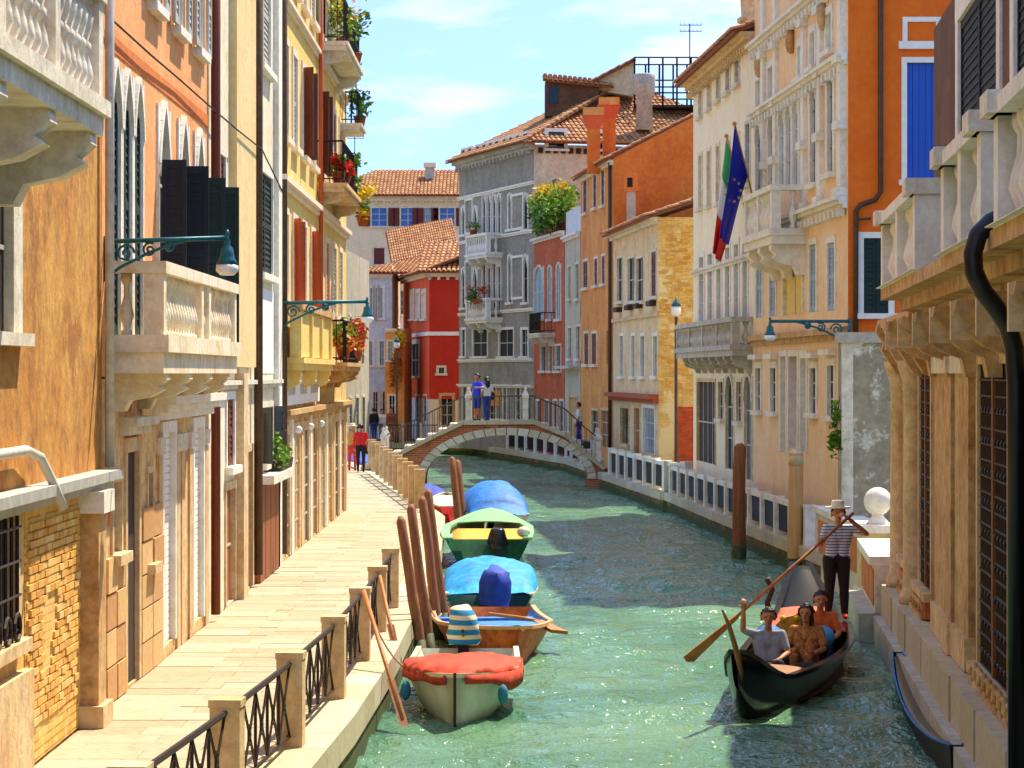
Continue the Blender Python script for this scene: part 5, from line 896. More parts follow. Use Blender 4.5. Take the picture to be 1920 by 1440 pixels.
def motor(par, c_, d_, mat, name='outboard_motor', s=1.0):
    """outboard with cowl, leg and tiller; d_ points aft"""
    c_, d_ = V(c_), V((d_[0], d_[1], 0)).normalized(); t_ = V((-d_.y, d_.x, 0)); m = MB(); rows = [(.0, .16, .15), (.12, .2, .18), (.3, .2, .18), (.42, .17, .15), (.48, .1, .09)]
    vs = [c_ + t_ * (math.cos(2 * math.pi * k / 14) * a * s) + d_ * (math.sin(2 * math.pi * k / 14) * b_ * 1.3 * s) + V((0, 0, z_ * s)) for z_, a, b_ in rows for k in range(14)]
    m.add(vs, [(i * 14 + k, i * 14 + (k + 1) % 14, (i + 1) * 14 + (k + 1) % 14, (i + 1) * 14 + k) for i in range(4) for k in range(14)] + [tuple(range(14)), tuple(range(56, 70))])
    m.v = [tuple(V(q_) + V((noise.noise(V(q_) * 5), noise.noise(V(q_) * 5 + V((9, 0, 0))), noise.noise(V(q_) * 5 + V((0, 9, 0))))) * .07 * s) for q_ in m.v]
    o = m.build(name, mat, par, True); MB().hexa([c_ + t_ * x * .07 * s + d_ * y * .1 * s + V((0, 0, z_ * s)) for z_ in (-.7, .02) for x, y in ((-1, -1), (1, -1), (1, 1), (-1, 1))]).build('leg', 'engine_black', o); MB().tube([c_ - d_ * .1 + V((0, 0, .1)), c_ - d_ * .55 * s + V((0, 0, .22))], .025, 6).build('tiller', 'engine_black', o); return o
def cover(par, H, mat, t0, t1, z0, rise, name='canopy', ns=18, nk=14, bm=1.0, wr=.03, prof=1.0):
    """a cloth stretched over hoops, rim to rim, with creases"""
    m = MB(); vs = []
    for i in range(ns + 1):
        t = t0 + (t1 - t0) * i / ns; e = math.sin(math.pi * min(1, max(0, (i / ns)))) ** .45
        for j in range(nk + 1):
            a = math.pi * j / nk; y = -math.cos(a); q = H.at(t, y * H.beam(t) * bm, H.sheer(t) + z0 + rise * e * math.sin(a) ** prof); q += V((0, 0, 1)) * wr * (noise.noise(q * 2.5) + .6 * noise.noise(q * 7) + .3 * noise.noise(q * 15)) + V((0, 0, wr * .7 * abs(math.sin(i * math.pi / ns * 4)) - wr * .35)); vs.append(q)
    m.add(vs, [(i * (nk + 1) + j, i * (nk + 1) + j + 1, (i + 1) * (nk + 1) + j + 1, (i + 1) * (nk + 1) + j) for i in range(ns) for j in range(nk)]); m.f += [tuple(range(nk + 1)), tuple(range(ns * (nk + 1), (ns + 1) * (nk + 1)))]
    return m.build(name, mat, par, True)
sin = math.sin
# white boat under a red tarpaulin
b = thing('rowing_boat', (-.6, 33.6, 0), 'small white boat under a red tarpaulin, bow pointing out from the quay rail', 'boat', 'boats moored along the quay')
bw = lambda t: .7 * min(1, (t / .42) ** .62) * (1 - .12 * max(0, t - .6)); H = Hull([(-.68, 31.7), (-.62, 33.6), (-.6, 35.9)], bw, lambda t: .5 + .1 * (1 - t) ** 3 , lambda t: -.25 + .2 * (1 - t) ** 6)
H.hull(b, 'hull_white'); H.inner(b, 'hull_white'); H.rim(b, 'rim_cream'); cover(b, H, 'tarp_red', .03, .72, .0, .13, 'tarpaulin', 28, 20, 1.06, .05, .7); m = MB()
for sg in (-1, 1):
    pr = [(H.at(t, sg * bw(t) * 1.055, H.sheer(t) + .005), H.at(t, sg * (bw(t) * 1.06 + .01), H.sheer(t) - .1 - .035 * noise.noise(V((t * 9, sg, 0))) - (.12 * math.exp(-((t - .32) / .12) ** 2) if sg < 0 else 0))) for t in [.02 + .7 * i / 24 for i in range(25)]]
    m.add([q_ for p_ in pr for q_ in p_], [(2 * i, 2 * i + 2, 2 * i + 3, 2 * i + 1) for i in range(len(pr) - 1)])
o = m.build('tarpaulin_skirt', 'tarp_red', b, True); o.modifiers.new('thick', 'SOLIDIFY').thickness = .015
MB().tube([H.at(0, 0, H.sheer(0) + .04), H.at(0, 0, -.15)], .018, 6).build('stem', 'wood_dark', b); motor(b, H.at(.97, .05, .58), (0, 1), 'motor_stripe', s=1.05)
for t, s_ in ((.2, -1), (.3, 1)): MB().ball(H.at(t, s_ * (bw(t) + .1), .3), .065, 10, (1, 1.2, 1.9)).build('fender', 'cloth_teal', b, True)
# orange hull
b = thing('open_boat', (-.35, 41, 0), 'open boat with an orange hull and bright blue interior', 'boat', 'boats moored along the quay')
bw = lambda t: .86 * min(1, (t / .4) ** .6) * (1 - .15 * max(0, t - .6)); H = Hull([(.1, 38.5), (-.3, 40.7), (-.45, 43.2)], bw, lambda t: .42 + .1 * (1 - t) ** 3, lambda t: -.25 + .2 * (1 - t) ** 6)
H.hull(b, 'hull_orange'); H.inner(b, 'boat_blue'); H.rim(b, 'rim_orange', .05, .05); H.deck(b, 'boat_blue', .03, .34, -.02, 'foredeck', .06, .04); H.deck(b, 'boat_blue', .34, .97, -.22, 'floor', .12)
for t in (.5, .78): d_, n_ = H.fr(t); MB().hexa([H.at(t, y, z_) + d_ * x for z_ in (.3, .35) for y, x in ((-bw(t) * .93, -.12), (bw(t) * .93, -.12), (bw(t) * .93, .12), (-bw(t) * .93, .12))]).build('thwart', 'boat_blue', b)
m = MB().tube([(-.35, 41.0, .5), (.1, 40.4, .5), (.4, 40.0, .48)], .03, 7); ob = tag(m.build('oar', 'wood_oar', None, True, loc=(.2, 40, .6)), 'pale wooden oar resting over the side of the orange hulled boat', 'oar'); 
MB().hexa([(.38 + x * .3 + y, 40.02 - x * .36 + y, z_ - x * .1) for z_ in (.45, .5) for x, y in ((0, -.06), (1, -.1), (1.3, .06), (0, .07))]).build('blade', 'wood_oar', ob)
# blue canopy boat
b = thing('canopy_boat', (-.4, 49, 0), 'dark green boat under a bright blue crumpled canopy with a wrapped blue motor', 'boat', 'boats moored along the quay')
bw = lambda t: .83 * min(1, ((1 - t) / .35) ** .6) * (.9 + .1 * min(1, t * 4)); H = Hull([(-.4, 46.2), (-.4, 49), (-.55, 52.2)], bw, lambda t: .36 + .15 * t ** 3, lambda t: -.25 + .25 * t ** 6)
H.hull(b, 'hull_dkgreen'); H.inner(b, 'shutter_navy'); H.rim(b, 'rim_cream', .05); cover(b, H, 'tarp_cyan', .03, .8, .02, .42, 'canopy', 22, 18, 1.02, .07); motor(b, (-.3, 45.85, .2), (.25, -1), 'tarp_navy', 'wrapped_motor', 1.35)
# green and yellow boat
b = thing('motor_boat', (-.4, 60, 0), 'green motor boat with yellow deck boards and a black outboard on its transom', 'boat', 'boats moored along the quay')
bw = lambda t: .98 * min(1, ((1 - t) / .5) ** .62) * (.92 + .08 * min(1, t * 4)); H = Hull([(-.52, 57.6), (-.55, 60.8), (-.5, 64.6)], bw, lambda t: .62 + .28 * t ** 2, lambda t: -.25 + .3 * t ** 6)
H.hull(b, 'hull_green'); H.inner(b, 'hull_white'); H.rim(b, 'boat_lightgreen', .14, .06); H.deck(b, 'boat_lightgreen', .6, .97, .0, 'foredeck', .05, .05)
for i in range(6): t0 = .06 + i * .085; H.deck(b, 'boat_yellow', t0, t0 + .08, -.1, 'deck_board', .2)
motor(b, (-.3, 57.35, .42), (0, -1), 'engine_black', s=1.0); MB().ball((.25, 58.0, .75), .15, 10, (1, 1, .8)).build('fender', 'hull_white', b, True)
# far boats
def small_boat(label, c_, beam, ln, hull_m, in_m, cov=None, rise=.9):
    b = thing('small_boat', (c_[0], c_[1], 0), label, 'boat', 'boats moored along the quay'); bw = lambda t: beam * min(1, ((1 - t) / .35) ** .6) * (.9 + .1 * min(1, t * 4)); H = Hull([(c_[0], c_[1]), (c_[0] + c_[2] / 2, c_[1] + ln / 2), (c_[0] + c_[2], c_[1] + ln)], bw, lambda t: .45 + .2 * t ** 3, lambda t: -.25 + .25 * t ** 6)
    H.hull(b, hull_m); H.inner(b, in_m); H.rim(b, 'rim_cream')
    if cov: cover(b, H, cov, .02, .85, .02, rise, 'canopy', 20, 18, 1.02, .05)
    return b, H
small_boat('moored boat under a smooth rounded blue canopy', (-.32, 70.5, -.4), .85, 5, 'hull_white', 'shutter_navy', 'tarp_blue', .78)
bb, H = small_boat('small white and red boat moored behind two wooden piles', (-1.45, 75, -.5), .65, 4.2, 'flag_red', 'hull_white'); H.deck(bb, 'hull_white', .1, .9, -.02, 'deck', .06)
bb, H = small_boat('small white boat with a dark blue tarpaulin near the bridge railing', (-2.4, 80, -.7), .6, 4, 'hull_white', 'boat_blue', 'tarp_navy', .3)
bb, H = small_boat('small orange boat moored close by the footbridge', (-3.0, 86, -.8), .6, 4, 'hull_orange', 'hull_white', None)
bb, H = small_boat('boat wrapped in a bright blue tarpaulin behind the bridge ramp', (-6.2, 108, -.9), .8, 5, 'hull_white', 'boat_blue', 'tarp_navy', .5)
# thin dark hull lying against the marble palace
b = thing('moored_gondola', (4.5, 33, 0), 'low dark blue hull lying in shade along the marble palace steps', 'boat'); bw = lambda t: .2 * max(.05, sin(math.pi * (.05 + .9 * t))) ** .6; H = Hull([(4.5, 27), (4.84, 31.4), (5.2, 36)], bw, lambda t: .22 + .22 * abs(t - .5) ** 2 * 4, lambda t: -.1); H.hull(b, 'shutter_navy'); H.deck(b, 'hull_black', .03, .97, -.03); H.rim(b, 'boat_blue', .015, .02)
# ------------------------------------------------------------ piles and oars
def pile(label, a, c_, r0, r1, group=None, mat='wood_pole', cap=None):
    a, c_ = V(a), V(c_); t = thing('mooring_pile', (a.x, a.y, 0), label, 'mooring pile', group); n = 7; m = MB(); m.tube([a.lerp(c_, i / n) + V((noise.noise(a * 3 + V((i, 0, 0))) * .02, noise.noise(a * 5 + V((0, i, 0))) * .02, 0)) for i in range(n + 1)] + [c_ + (c_ - a).normalized() * .08], [r0 + (r1 - r0) * i / n for i in range(n + 1)] + [r1 * .45], 10); m.build('shaft', mat, t, True)
    lo = a.lerp(c_, (0 - a.z) / (c_.z - a.z)); d_ = (c_ - a).normalized(); MB().tube([lo - d_ * .4, lo + d_ * .32], r0 * 1.06, 10).build('weed_band', 'weed', t, True)
    if cap: MB().tube([c_ - d_ * .25, c_ + d_ * .1], [r1 * 1.1, r1 * .9], 10).build('cap', cap, t, True)
    return t
for i, (bx, by, tx, ty, d0) in enumerate(((805, 1235, 752, 978, 38.6), (818, 1215, 771, 955, 39.6), (832, 1180, 793, 940, 42), (845, 1150, 803, 926, 43))): 
    q0 = pix(bx, by, d0); q0.z = -.6; pile(['leaning brown pile of the cluster, standing next to the railing post', 'leaning brown pile second from the railing in the boat side cluster', 'leaning brown pile third from the railing in the boat side cluster', 'leaning brown pile of the cluster touching the blue canopy boat'][i], q0, pix(tx, ty, d0 + .6), .085, .07, 'leaning piles by the boats')
for i, (bx, tx, ty) in enumerate(((866, 848, 862), (876, 858, 868))): q0 = pix(bx, 960, 70 + i); q0.z = -.6; pile(['taller slim leaning pile in front of the white and red boat', 'shorter slim leaning pile between the white and red boat and the rounded canopy'][i], q0, pix(tx, ty, 71 + i), .11, .09, 'slim piles by the far boats')
q0 = pix(1385, 1030, 60); pile('dark upright mooring pile before the cream palace railing', (q0.x, 60, -.8), (q0.x + .02, 60, pix(1387, 838, 60).z), .16, .14, None, 'wood_pole')
q0 = pix(1490, 1050, 56); pile('golden brown mooring pile with worn pale top near the gondola', (q0.x, 56, -.8), (q0.x + .03, 56, pix(1492, 850, 56).z), .165, .15, None, 'wood_pale', 'stone_warm')
def leaning_oar(label, a, c_, r): o = tag(MB().tube([a, c_], [r * .8, r], 8).build('oar', 'wood_oar', None, True, loc=tuple(a)), label, 'oar'); d_ = (V(c_) - V(a)).normalized(); MB().hexa([V(a) + d_ * q + V((x, y, 0)) for q in (-.1, .7) for x, y in ((-.05, -.015), (.05, -.015), (.05, .015), (-.05, .015))]).build('blade', 'wood_pole', o)
leaning_oar('long thin oar leaning from the water on the railing post', pix(755, 1350, 31.2), pix(682, 1108, 33.0), .03); leaning_oar('shorter dark oar leaning beside the long one on the railing', pix(748, 1245, 35.5), pix(712, 1080, 36.6), .028)
# ------------------------------------------------------------ gondola
b = thing('gondola', (3.9, 37, 0), 'long black gondola with tall wooden bow carrying passengers and an oarsman', 'gondola')
bw = lambda t: .71 * max(.0, sin(math.pi * min(1, max(0, t * .92 + .04)))) ** .75 * (1 if t > .02 else .6)
sh = lambda t: .42 + .42 * max(0, (.12 - t) / .12) ** 1.5 + .68 * max(0, (t - .78) / .22) ** 1.6
ke = lambda t: -.22 + .62 * max(0, (.1 - t) / .1) ** 1.6 + 1.25 * max(0, (t - .8) / .2) ** 1.3
H = Hull([(2.72, 32.1), (4.02, 37.3), (4.7, 43.4)], bw, sh, ke, .8, 40, 7); H.hull(b, 'hull_black', False); H.inner(b, 'hull_black', .05); H.rim(b, 'hull_black', .07, .06); rm = MB()
H.deck(b, 'wood_bow', .02, .2, -.01, 'bow_deck', .02, .05); H.deck(b, 'carpet', .62, .84, .03, 'carpet_deck', .08, .03); H.deck(b, 'deck_black', .84, .985, -.01, 'stern_deck', .02, .05); H.deck(b, 'wood_dark', .2, .62, -.4, 'floor', .12)
q = H.at(.004, 0, sh(0)); bt_ = [(pix(1408, 1335, 32.55), .03), (pix(1392, 1268, 32.2), .036), (pix(1378, 1210, 32.0), .036), (pix(1366, 1170, 31.85), .03), (pix(1354, 1143, 31.75), .012)]; MB().tube([q_ for q_, r_ in bt_], [r_ for q_, r_ in bt_], 8).build('bow_post', 'wood_bow', b, True)
d_, n_ = H.fr(.6)
sb = MB()
pr = [(-.42, 0), (-.42, .2), (-.3, .32), (-.13, .36), (0, .46), (.13, .36), (.3, .32), (.42, .2), (.42, 0)]; sb.prism([H.at(.6, y, .35 + z_) for y, z_ in pr], d_ * .07); sb.build('seat_back', 'gold', b)
for y in (-.3, -.1, .1, .3): MB().ball(H.at(.6, y, .66), .05, 8).build('carved_rosette', 'flower_yellow', b, True)
for t, y, mt in ((.36, -.25, 'cloth_black'), (.36, .25, 'cloth_black'), (.52, 0, 'cloth_navy')): c0 = H.at(t, y, .2); m = MB().ball(c0, .26, 12, (1, 1, .55)); m.build('cushion', mt, b, True)
MB().tube([H.at(.73, .52, .52), H.at(.73, .58, .75), H.at(.735, .5, .95), H.at(.73, .58, 1.12)], [.05, .045, .04, .05], 8).build('oarlock', 'wood_dark', b, True)
for y, mt, s_ in ((-.3, 'cloth_skyblue', .2), (.42, 'tarp_blue', .2)): o = tag(MB().ball(H.at(.5, y, .52), s_, 12, (1, 1, .8)).build('cushion_bag', mt, None, True, loc=tuple(H.at(.5, y, .35))), 'light blue padded cushion lying beside the seated man' if y < 0 else 'bright blue bag lying on the rim side of the gondola', 'cushion' if y < 0 else 'bag')
GH = H
oa, ob_ = pix(1600, 962, 40.0), pix(1287, 1240, 38.95); ob_.z = max(ob_.z, -.02)
o = tag(MB().tube([oa, oa.lerp(ob_, .72)], .026, 8).build('gondola_oar', 'wood_oar', None, True, loc=tuple(oa)), 'long wooden oar in the hands of the standing oarsman', 'oar'); d_ = (ob_ - oa).normalized(); up = V((0, 0, 1)); s_ = up.cross(d_).normalized(); nn = d_.cross(s_)
p0, p1 = oa.lerp(ob_, .70), ob_; MB().hexa([p0 + nn * .028 - s_ * .02, p0 - nn * .028 - s_ * .02, p1 - nn * .085 - s_ * .008, p1 + nn * .085 - s_ * .008, p0 + nn * .028 + s_ * .02, p0 - nn * .028 + s_ * .02, p1 - nn * .085 + s_ * .008, p1 + nn * .085 + s_ * .008]).build('blade', 'wood_oar', o)
OAR = (oa, ob_)

def rope(label, a, c_, sag=.18): a, c_ = V(a), V(c_); tag(MB().tube([a.lerp(c_, i / 10) - V((0, 0, sag * 4 * i / 10 * (1 - i / 10))) for i in range(11)], .013, 5).build('mooring_rope', 'rope', None, True, loc=tuple(a)), label, 'rope')
rope('thin rope tying the white boat with red tarpaulin to the railing', (-1.2, 33.2, .5), (-1.78, 33.4, 1.2)); rope('thin rope tying the orange hulled boat to a leaning pile', (-1.1, 41.6, .45), (-1.3, 40.2, .9)); rope('thin rope from the green motor boat to the quay edge', (-1.35, 60.5, .6), (-1.75, 61.5, .62), .1)
# ------------------------------------------------------------ people
def hand(pr, w_, dirn, nrm, side, curl=.6, s=1.0):
    """palm, four fingers of unequal length and a thumb off its side"""
    d_, n_ = V(dirn).normalized(), V(nrm).normalized(); n_ = (n_ - d_ * n_.dot(d_)).normalized(); t_ = d_.cross(n_) * side; w_ = V(w_)
    for k in (-.028, -.009, .009, .028): pr.append((w_ + t_ * k * .7 * s, w_ + d_ * .085 * s + t_ * k * s, .016 * s, .014 * s, 'skin'))
    for k, ln in ((-.03, .055), (-.01, .075), (.011, .08), (.031, .07)):
        a = w_ + d_ * .085 * s + t_ * k * s; m_ = a + (d_ * math.cos(curl) + n_ * sin(curl)) * ln * .55 * s; e = m_ + (d_ * math.cos(curl * 2.2) + n_ * sin(curl * 2.2)) * ln * .5 * s; pr += [(a, m_, .0095 * s, .009 * s, 'skin'), (m_, e, .009 * s, .0075 * s, 'skin')]
    a = w_ + d_ * .025 * s + t_ * .03 * s; m_ = a + (d_ * .5 + t_ * .75 + n_ * .3).normalized() * .04 * s; pr += [(a, m_, .013 * s, .011 * s, 'skin'), (m_, m_ + (d_ * .8 + n_ * .6).normalized() * .032 * s, .011 * s, .009 * s, 'skin')]
def person(name_label, cat_group, pos, rz, J, cl, vox=.014, hair=None, hat=None, face=True, bag=None, longhair=False, scale=1.0, tilt=(0, 0), curl=(.5, .5), hd=None):
    """one continuous body grown over a jointed skeleton; J are joints in metres, x to the person's right hand, y forward"""
    D_ = dict(pel=(0, 0, .95), chest=(0, .01, 1.30), neck=(0, .0, 1.46), head=(0, .03, 1.63), shR=(.185, 0, 1.41), shL=(-.185, 0, 1.41), elR=(.25, -.03, 1.13), elL=(-.25, -.03, 1.13), wrR=(.24, .08, .88), wrL=(-.24, .08, .88), hiR=(.095, 0, .92), hiL=(-.095, 0, .92), knR=(.1, .03, .5), knL=(-.1, .03, .5), anR=(.1, 0, .09), anL=(-.1, 0, .09))
    D_.update(J); j = {k: V(v) for k, v in D_.items()}; pr = []; top, bot = cl['top'], cl['bot']; sl = cl.get('sleeve', 'skin'); lk = cl.get('wide', 1.12)
    P, Ch, Nk, Hd = j['pel'], j['chest'], j['neck'], j['head']; ax = (j['shR'] - j['shL']).normalized(); hx = (j['hiR'] - j['hiL']).normalized(); fem = cl.get('fem', 0); ww = .085 if fem else .1
    for s_ in (-1, 1):
        pr += [(P + hx * s_ * .075, Ch.lerp(P, .45) + ax * s_ * (.06 if fem else .08), .115, .105, top), (Ch.lerp(P, .45) + ax * s_ * (.06 if fem else .08), Ch + ax * s_ * .1, .105, .115, top)]
        pr.append((Ch + ax * s_ * .1, (j['shR'] if s_ > 0 else j['shL']), .1, .06, top))
    pr += [(Ch, Nk, .11, .06, top), (j['shL'], j['shR'], .055, .055, top), (P - hx * .08, P + hx * .08, .118, .118, bot if not cl.get('skirt') else cl['skirt'])]
    pr.append((Nk - V((0, 0, .02)), Hd - V((0, 0, .06)), .054, .05, 'skin')); f = hd or V((0, 1, 0)); f = V(f).normalized(); r_ = f.cross(V((0, 0, 1))).normalized(); u_ = r_.cross(f).normalized()
    pr += [(Hd + u_ * .03 - f * .02, Hd + u_ * .03 + f * .012, .092, .088, 'skin'), (Hd + u_ * .02 + f * .02, Hd - u_ * .075 + f * .035, .072, .048, 'skin'), (Hd + f * .09 + u_ * .01, Hd + f * .112 - u_ * .022, .011, .015, 'skin'), (Hd - u_ * .06 + f * .07, Hd - u_ * .06 + f * .075, .022, .02, 'skin')]
    for s_ in (-1, 1): pr.append((Hd + r_ * s_ * .088 - u_ * .015, Hd + r_ * s_ * .092 + u_ * .025, .016, .018, 'skin'))
    for k, sd in (('R', 1), ('L', -1)):
        sh_, el, wr, hi, kn, an = (j[x + k] for x in ('sh', 'el', 'wr', 'hi', 'kn', 'an')); mid = sh_.lerp(el, .72)
        pr += [(sh_, mid, .062, .054, top), (mid, el, .044, .04, sl if sl != 'skin' else 'skin'), (el, el.lerp(wr, .35), .04, .041, sl), (el.lerp(wr, .35), wr, .041, .027, sl)]
        dv = (wr - el).normalized(); hn = V(cl.get('hn' + k, (-sd * .9, .3, 0))); hand(pr, wr, dv, hn, sd if k == 'R' else -sd, curl[0 if k == 'R' else 1])
        lm = cl.get('leg', bot); pr += [(hi, kn, .088 * lk, .058 * lk, bot if not cl.get('skirt') else cl.get('skirt2', lm)), (kn, kn.lerp(an, .35), .056 * lk, .056 * lk, lm), (kn.lerp(an, .35), an, .056 * lk, .04 * lk, lm)]
        fd = V(cl.get('foot', (0, 1, 0))).normalized(); pr += [(an - V((0, 0, .03)), an + fd * .13 - V((0, 0, .05)), .042, .034, cl.get('shoe', 'cloth_black')), (an - fd * .04 - V((0, 0, .045)), an + fd * .05 - V((0, 0, .05)), .038, .036, cl.get('shoe', 'cloth_black'))]
    if cl.get('skirt'): zk = cl.get('hem', .55); pr += [(P + V((0, 0, -.02)), V((P.x, P.y, zk + .1)), .13, .2, cl['skirt'])]
    m = MB(); mt = []
    for a, c_, ra, rb, tg in pr:
        d_ = (c_ - a); L = max(d_.length, 1e-4); d_ = d_ / L; n = 10; pts, rs = [], []
        for q in (-1, -.8, -.4): pts.append(a + d_ * ra * q); rs.append(ra * math.sqrt(max(.0, 1 - q * q)) + .0008)
        pts += [a, c_]; rs += [ra, rb]
        for q in (.4, .8, 1): pts.append(c_ + d_ * rb * q); rs.append(rb * math.sqrt(max(.0, 1 - q * q)) + .0008)
        m.tube(pts, rs, n)
    tmp = m.build('tmp', 'skin'); rm_ = tmp.modifiers.new('r', 'REMESH'); rm_.mode = 'VOXEL'; rm_.voxel_size = vox / scale; sm = tmp.modifiers.new('s', 'SMOOTH'); sm.iterations = 4; sm.factor = .5
    dg = bpy.context.evaluated_depsgraph_get(); me = bpy.data.meshes.new_from_object(tmp.evaluated_get(dg)); bpy.data.objects.remove(tmp); me.materials.clear(); tags = []
    for q in pr:
        if q[4] not in tags: tags.append(q[4])
    sk = cl.get('skin', 'skin')
    for q in tags: me.materials.append(M[sk if q == 'skin' else q])
    n = len(me.polygons); ce = np.empty(n * 3); me.polygons.foreach_get('center', ce); ce = ce.reshape(-1, 3); best = np.full(n, 1e9); idx = np.zeros(n, int)
    for a, c_, ra, rb, tg in pr:
        a_, b_ = np.array(a), np.array(c_); ab = b_ - a_; tt = np.clip(((ce - a_) @ ab) / max(ab @ ab, 1e-9), 0, 1); dd = np.linalg.norm(ce - (a_ + tt[:, None] * ab), axis=1) - (ra + (rb - ra) * tt); w_ = dd < best; best[w_] = dd[w_]; idx[w_] = tags.index(tg)
    me.polygons.foreach_set('material_index', idx.astype(np.int32)); me.polygons.foreach_set('use_smooth', [True] * n); me.name = 'body'
    t = thing('person', pos, name_label, cat_group[0], cat_group[1] if len(cat_group) > 1 else None); t.rotation_euler = (tilt[0], tilt[1], rz); t.scale = (scale,) * 3
    bo = bpy.data.objects.new('body', me); C.objects.link(bo); bo.parent = t
    def kid(m_, nm, mat, smooth=True):
        o = bpy.data.objects.new(nm, m_.mesh(nm, mat, smooth=smooth)); C.objects.link(o); o.parent = t; return o
    if hair:
        hm = MB(); nth, nph = 10, 16; vs = []
        for i in range(nth + 1):
            for k in range(nph):
                ph = 2 * math.pi * k / nph; fr = math.cos(ph); lim = (1.15 if fr > .3 else 1.7 if fr > -.3 else 2.2) if not longhair else (1.15 if fr > .45 else 2.4); th = lim * i / nth; dd_ = u_ * math.cos(th) + (f * math.cos(ph) + r_ * sin(ph)) * sin(th); vs.append(Hd + u_ * .03 - f * .012 + dd_ * (.110 + .03 * noise.noise(dd_ * 5) + .012 * noise.noise(dd_ * 14)))
        hm.add(vs, [(i * nph + k, i * nph + (k + 1) % nph, (i + 1) * nph + (k + 1) % nph, (i + 1) * nph + k) for i in range(nth) for k in range(nph)])
        if longhair: hm.tube([Hd + u_ * .02 - f * .06, Hd - u_ * .1 - f * .085, Hd - u_ * .24 - f * .1, Hd - u_ * .32 - f * .09], [.085, .1, .09, .03], 10)
        kid(hm, 'hair', hair)
    if hat: kid(MB().lathe([(.19, .03), (.2, .04), (.19, .055), (.105, .055), (.1, .13), (.085, .15), (.02, .155)], Hd + u_ * .055 - f * .01, 18), 'hat', hat)
    if face:
        e = MB()
        for s_ in (-1, 1): e.ball(Hd + f * .089 + r_ * s_ * .033 + u_ * .018, .011, 6)
        kid(e, 'eyes', 'hair_dark'); kid(MB().tube([Hd + f * .098 - u_ * .055 - r_ * .022, Hd + f * .104 - u_ * .058, Hd + f * .098 - u_ * .055 + r_ * .022], .006, 5), 'mouth', 'cloth_brown')
    if bag: kid(MB().ball(V(bag[0]), bag[1], 8, (.6, .5, 1)), 'bag', bag[2])
    return t
# the oarsman stands on the stern, facing the bow (towards -y); local x -> world -x
gp = V((4.93, 40.5, GH.sheer(.76) + .05)); hx_ = (oa - gp); 
def loc_of(wp): q = V(wp) - gp; return V((-q.x, -q.y, q.z))
gR, gL = oa.lerp(ob_, .20), oa.lerp(ob_, .045)
d_ = (ob_ - oa).normalized(); wR = loc_of(gR) + V((0, -.06, .05)); wL = loc_of(gL) + V((0, -.06, .05))
person('oarsman in striped shirt and straw hat standing on the stern of the gondola', ('person',), tuple(gp), math.pi, dict(pel=(0, 0, .93), chest=(-.03, .05, 1.27), neck=(-.02, .06, 1.43), head=(-.01, .1, 1.6), shR=(.17, .08, 1.39), shL=(-.21, .05, 1.39), elR=(.26, .12, 1.12), wrR=tuple(wR), elL=(-.44, .12, 1.3), wrL=tuple(wL), hiR=(.1, 0, .9), hiL=(-.1, 0, .9), knR=(.11, .04, .48), knL=(-.11, .03, .48), anR=(.13, -.02, .09), anL=(-.12, .02, .09)),
       dict(top='cloth_stripe', bot='cloth_black', shoe='cloth_red', wide=1.35, hnR=(0, -.2, -1), hnL=(0, -.2, -1)), vox=.009, hair='hair_dark', hat='straw', curl=(1.0, 1.0))
def seated(label, wp, rz, cl, J={}, **k):
    sj = dict(pel=(0, 0, .12), chest=(0, -.06, .46), neck=(0, -.05, .62), head=(0, -.0, .79), shR=(.185, -.05, .57), shL=(-.185, -.05, .57), elR=(.26, .05, .32), elL=(-.26, .05, .32), wrR=(.14, .28, .26), wrL=(-.14, .28, .26), hiR=(.1, .02, .1), hiL=(-.1, .02, .1), knR=(.13, .45, .22), knL=(-.13, .45, .22), anR=(.13, .62, -.12), anL=(-.13, .62, -.12)); sj.update(J); return person(label, ('person', 'gondola passengers'), wp, rz, sj, cl, **k)
seated('seated gondola passenger in grey top raising one arm', (3.45, 35.9, .12), math.pi * .98, dict(top='cloth_grey', bot='cloth_navy', hnR=(0, 0, 1)), dict(elR=(.34, -.02, .62), wrR=(.33, .03, .90)), vox=.011, hair='hair_dark')
seated('seated gondola passenger with long dark hair and brown patterned dress', (4.0, 36.3, .14), math.pi * .9, dict(top='dress', bot='dress', leg='dress', fem=1, sleeve='dress'), dict(knR=(.1, .3, .3), knL=(-.1, .3, .3), anR=(.1, .36, -.02), anL=(-.1, .36, -.02)), vox=.011, hair='hair_dark', longhair=True)
seated('gondola passenger in orange shirt sitting behind the others near the gilded seat back', (4.42, 38.2, .16), math.pi * 1.0, dict(top='cloth_orange', bot='cloth_navy'), dict(knR=(.1, .3, .3), knL=(-.1, .3, .3), anR=(.1, .36, -.02), anL=(-.1, .36, -.02)), vox=.012, hair='hair_dark')
ST = dict(knR=(.1, .06, .5), knL=(-.1, -.02, .5), anR=(.1, .08, .09), anL=(-.1, -.14, .1))
PED = 'people walking on the quay'
person('walker in red shirt and black trousers on the quay by the yellow house', ('person', PED), (-5.5, 97, ZP), .05, ST, dict(top='cloth_red', bot='cloth_black', sleeve='cloth_red'), hair='hair_dark', face=False)
person('walker in straw hat with red skirt and red legs beside the red shirted walker', ('person', PED), (-5.9, 98.5, ZP), -.05, ST, dict(top='hair_blond', bot='cloth_pinkred', leg='cloth_pinkred', skirt='cloth_pinkred', fem=1, hem=.75), hair='hair_blond', hat='straw', face=False, scale=.96)
person('person in bright blue shirt and shorts standing on top of the bridge', ('person', 'people on the bridge'), (-1.28, 99.0, 2.42), math.pi * .75, dict(elL=(-.4, .1, 1.25), wrL=(-.3, .3, 1.25)), dict(top='cloth_blue', bot='cloth_jeans', leg='skin'), hair='hair_dark', face=False)
